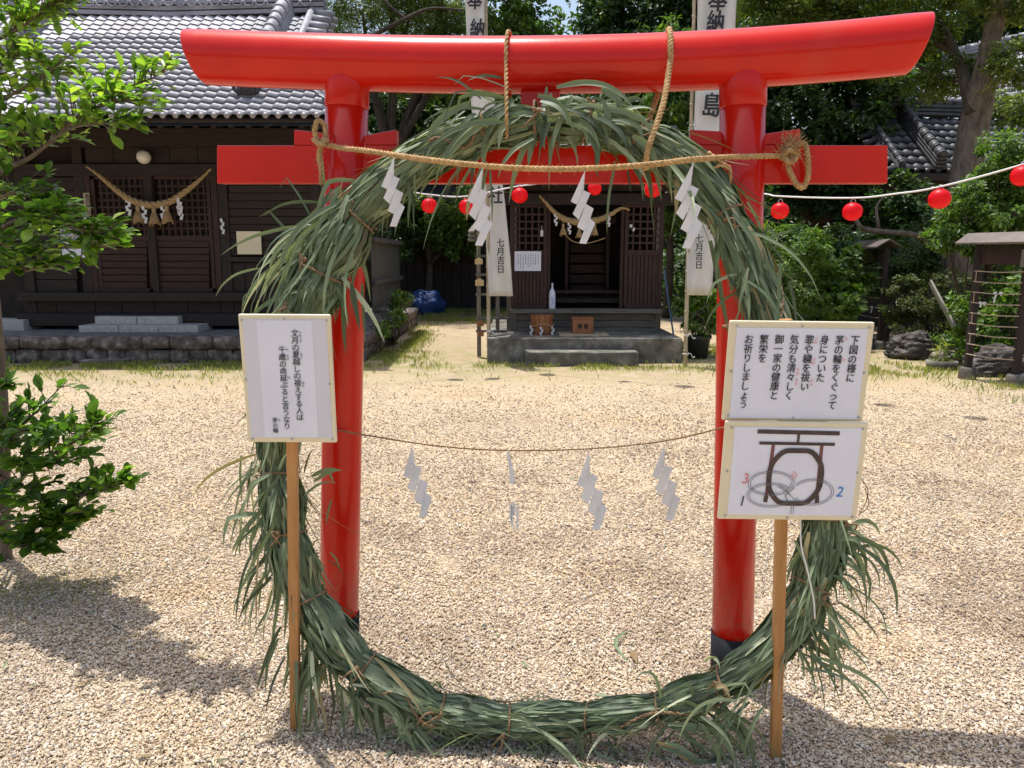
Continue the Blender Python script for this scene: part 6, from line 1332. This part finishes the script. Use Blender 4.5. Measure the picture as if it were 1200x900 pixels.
# ------------------------------------------------------------------ foreground tree at the left edge
ft = thing('evergreen_sapling', 'near evergreen tree with glossy bright leaves at the left edge', 'tree', G(4, 655)); base = G(4, 655)
mb = MB(); limb(mb, [base-Vector((0, 0, .05)), P(2, 600, 3.68), P(3, 520, 3.66), P(-4, 400, 3.62), P(-20, 250, 3.55), P(-35, 100, 3.5), P(-45, -40, 3.45)], .040, .022, 10, 6); mb.build('trunk', M['bark'], ft, True)
Lp, Ld, Ln = [], [], []; lsz = []; lr = []
def spray(pts, r0, n_t, tl, nleaf, ls, bright=0.5, wob=.10, plane=.35):  # bright: leaf colour, painted lighter on sunlit upper sprays, darker low down
    path = crom(pts, 8); mb_.tube(path, [r0*(1-.8*i/(len(path)-1)) for i in range(len(path))], 6)
    for k in range(int(n_t*(.78 if bright > .4 else .85))):
        f = random.uniform(.15, 1.0)**.8; i = min(int(f*(len(path)-1)), len(path)-2); p = path[i]; d = (path[i+1]-path[i]).normalized()
        sd_ = Vector((random.gauss(0, 1), random.gauss(0, .9), random.gauss(.25, plane))).normalized(); dd = (d*.9+sd_*.9).normalized(); ll = tl*random.uniform(.5, 1.2)*(1-.35*f)
        tw_ = [p, p+dd*ll*.5+Vector((0, 0, .01)), p+(dd+Vector((0, 0, random.uniform(-.15, .25)))).normalized()*ll]; tw_ = crom(tw_, 3); mb_.tube(tw_, [.003*(1-.6*j/(len(tw_)-1)) for j in range(len(tw_))], 4, False)
        for j in range(nleaf):
            g = random.uniform(.2, 1.0) if j else 1.0; q = tw_[min(int(g*(len(tw_)-1)), len(tw_)-1)]; a = random.choice((-1, 1))
            ld = (dd*random.uniform(.4, 1.0)+dd.cross(Vector((0, 0, 1)))*a*random.uniform(.3, 1.0)+Vector((0, 0, random.uniform(-.35, .45)))).normalized()
            Lp.append(q); Ld.append(ld); Ln.append(Vector((random.gauss(0, .3), random.gauss(-.15, .35), 1)).normalized()); lsz.append(ls*min(1.35, max(.4, random.lognormvariate(-.08, .28)))); lr.append(min(1, max(0, random.gauss(bright, .2))))
mb_ = MB()
spray([P(-30, 240, 3.5), P(0, 203, 3.3), P(35, 185, 3.2), P(60, 165, 3.1), P(95, 135, 3.0), P(130, 120, 2.95), P(160, 118, 2.9)], .012, 60, .20, 7, .050, .62)
spray([P(60, 165, 3.1), P(90, 130, 3.1), P(135, 108, 3.05), P(170, 95, 3.0), P(198, 82, 3.0)], .006, 32, .13, 6, .042, .65)
spray([P(60, 165, 3.1), P(85, 150, 3.0), P(120, 145, 2.95), P(160, 143, 2.9)], .006, 26, .12, 6, .048, .6)
spray([P(-40, 150, 3.5), P(0, 120, 3.3), P(40, 95, 3.2), P(70, 75, 3.1)], .010, 50, .20, 7, .046, .7)
spray([P(-45, 60, 3.5), P(0, 45, 3.3), P(35, 25, 3.2), P(60, 5, 3.2)], .010, 55, .22, 7, .044, .75)
spray([P(-45, 0, 3.5), P(0, -10, 3.3), P(40, -5, 3.2), P(75, 2, 3.2)], .010, 40, .2, 7, .044, .75)
spray([P(-40, 110, 3.5), P(-5, 85, 3.3), P(25, 62, 3.3)], .008, 40, .18, 7, .044, .7)
spray([P(-30, 320, 3.6), P(0, 292, 3.3), P(40, 285, 3.2), P(80, 290, 3.1), P(125, 290, 3.05)], .010, 48, .18, 7, .055, .5)
spray([P(-30, 290, 3.6), P(10, 262, 3.2), P(50, 255, 3.1), P(90, 268, 3.0), P(135, 275, 3.0)], .010, 50, .18, 7, .055, .5)
spray([P(-30, 260, 3.6), P(0, 232, 3.3), P(30, 225, 3.2), P(60, 238, 3.2)], .009, 36, .18, 7, .05, .45)
spray([P(-30, 310, 3.6), P(-5, 305, 3.3), P(25, 318, 3.2), P(60, 308, 3.1)], .009, 40, .17, 7, .055, .45)
spray([P(-20, 180, 3.6), P(-5, 165, 3.3), P(20, 150, 3.3)], .009, 34, .18, 7, .05, .6)
spray([P(2, 590, 3.66), P(40, 545, 3.5), P(75, 525, 3.4), P(95, 512, 3.3), P(120, 500, 3.25)], .012, 34, .16, 6, .056, .38)
spray([P(3, 600, 3.66), P(35, 585, 3.4), P(75, 580, 3.3), P(105, 580, 3.2), P(136, 570, 3.15)], .012, 44, .16, 6, .057, .36)
spray([P(2, 545, 3.66), P(20, 505, 3.5), P(45, 480, 3.45), P(80, 445, 3.4)], .008, 18, .13, 5, .056, .34)
spray([P(3, 560, 3.66), P(20, 540, 3.4), P(50, 545, 3.3), P(85, 540, 3.2)], .009, 28, .16, 6, .068, .34)
spray([P(3, 615, 3.68), P(30, 610, 3.4), P(60, 618, 3.3), P(95, 612, 3.2)], .009, 36, .16, 6, .07, .34)
spray([P(3, 590, 3.66), P(30, 570, 3.3), P(60, 600, 3.2), P(100, 600, 3.1)], .008, 30, .14, 6, .056, .3)
spray([P(3, 560, 3.66), P(25, 560, 3.5), P(65, 505, 3.5), P(95, 515, 3.5)], .008, 30, .14, 6, .054, .4)
spray([P(3, 540, 3.66), P(10, 520, 3.4), P(30, 505, 3.3), P(60, 510, 3.3)], .008, 26, .15, 6, .062, .35)
spray([P(3, 600, 3.66), P(-10, 620, 3.3), P(20, 640, 3.2), P(50, 640, 3.2)], .007, 26, .14, 6, .066, .3)
spray([P(2, 500, 3.66), P(-10, 470, 3.5), P(10, 445, 3.4)], .007, 14, .12, 5, .055, .32)
spray([P(3, 560, 3.66), P(-15, 540, 3.4), P(-10, 510, 3.3), P(10, 490, 3.3)], .007, 18, .14, 6, .062, .32)
spray([P(3, 620, 3.68), P(-20, 600, 3.4), P(5, 580, 3.2)], .007, 22, .16, 6, .07, .32)
# the crown carries on above and to the left of the view
for (u, v) in ((-110, 60), (-60, -80), (-150, 330)):
    spray([P(-40, v+20, 3.5), P((u-40)/2, v+5, 3.5), P(u, v, 3.4+random.uniform(-.3, .5))], .010, 46, .22, 7, .05, .55)
mb_.build('branch', M['bark'], ft, True)
def leaf_proto():
    vs = []; fs = []; prof = [(0, .01), (.18, .14), (.45, .27), (.70, .25), (.90, .11), (1, 0)]
    mb = MB(); vs = []
    for i, (y, w_) in enumerate(prof): z = -.10*(y**2)+.04*y; vs += [(-w_, y, z+w_*.35), (0, y, z), (w_, y, z+w_*.35)]
    for i in range(5):
        a = i*3; fs += [(a, a+3, a+4, a+1), (a+1, a+4, a+5, a+2)]
    return vs, fs
lv, lf = leaf_proto()
order = sorted(range(len(Lp)), key=lambda i: -lsz[i]*(1 if (0 < 600+900*Lp[i].x/(Lp[i].y*CS+(CAMH-Lp[i].z)*SN) < 400 and -10 < 450-900*((Lp[i].z-CAMH)*CS+Lp[i].y*SN)/(Lp[i].y*CS+(CAMH-Lp[i].z)*SN)) else .01))
vmesh = []
for k in range(8):
    me = bpy.data.meshes.new('leaf'); me.from_pydata(lv, [], lf); me.update(); me.attributes.new('rnd', 'FLOAT', 'POINT').data.foreach_set('value', [.15+.1*k]*len(lv)); me.materials.append(M['leaf_bright']); me.polygons.foreach_set('use_smooth', [True]*len(lf)); vmesh.append(me)
def lmat(i):
    d = Ld[i]; n0 = Ln[i]; x = d.cross(n0).normalized(); z = x.cross(d).normalized(); s_ = lsz[i]
    return Matrix(((x.x*s_, d.x*s_, z.x*s_, Lp[i].x), (x.y*s_, d.y*s_, z.y*s_, Lp[i].y), (x.z*s_, d.z*s_, z.z*s_, Lp[i].z), (0, 0, 0, 1)))
for i in order[:300]:
    o = bpy.data.objects.new('leaf', vmesh[min(7, max(0, int((lr[i]-.1)*10)))]); COL.objects.link(o); o.parent = ft; o.matrix_local = Matrix.Translation(-ft.location) @ lmat(i)
mb = MB()
for i in order[300:]:
    m_ = lmat(i); mb.add([m_ @ Vector(v) for v in lv], lf, lr[i])
o = mb.build('foliage', M['leaf_bright'], ft, True); o['kind'] = 'stuff'
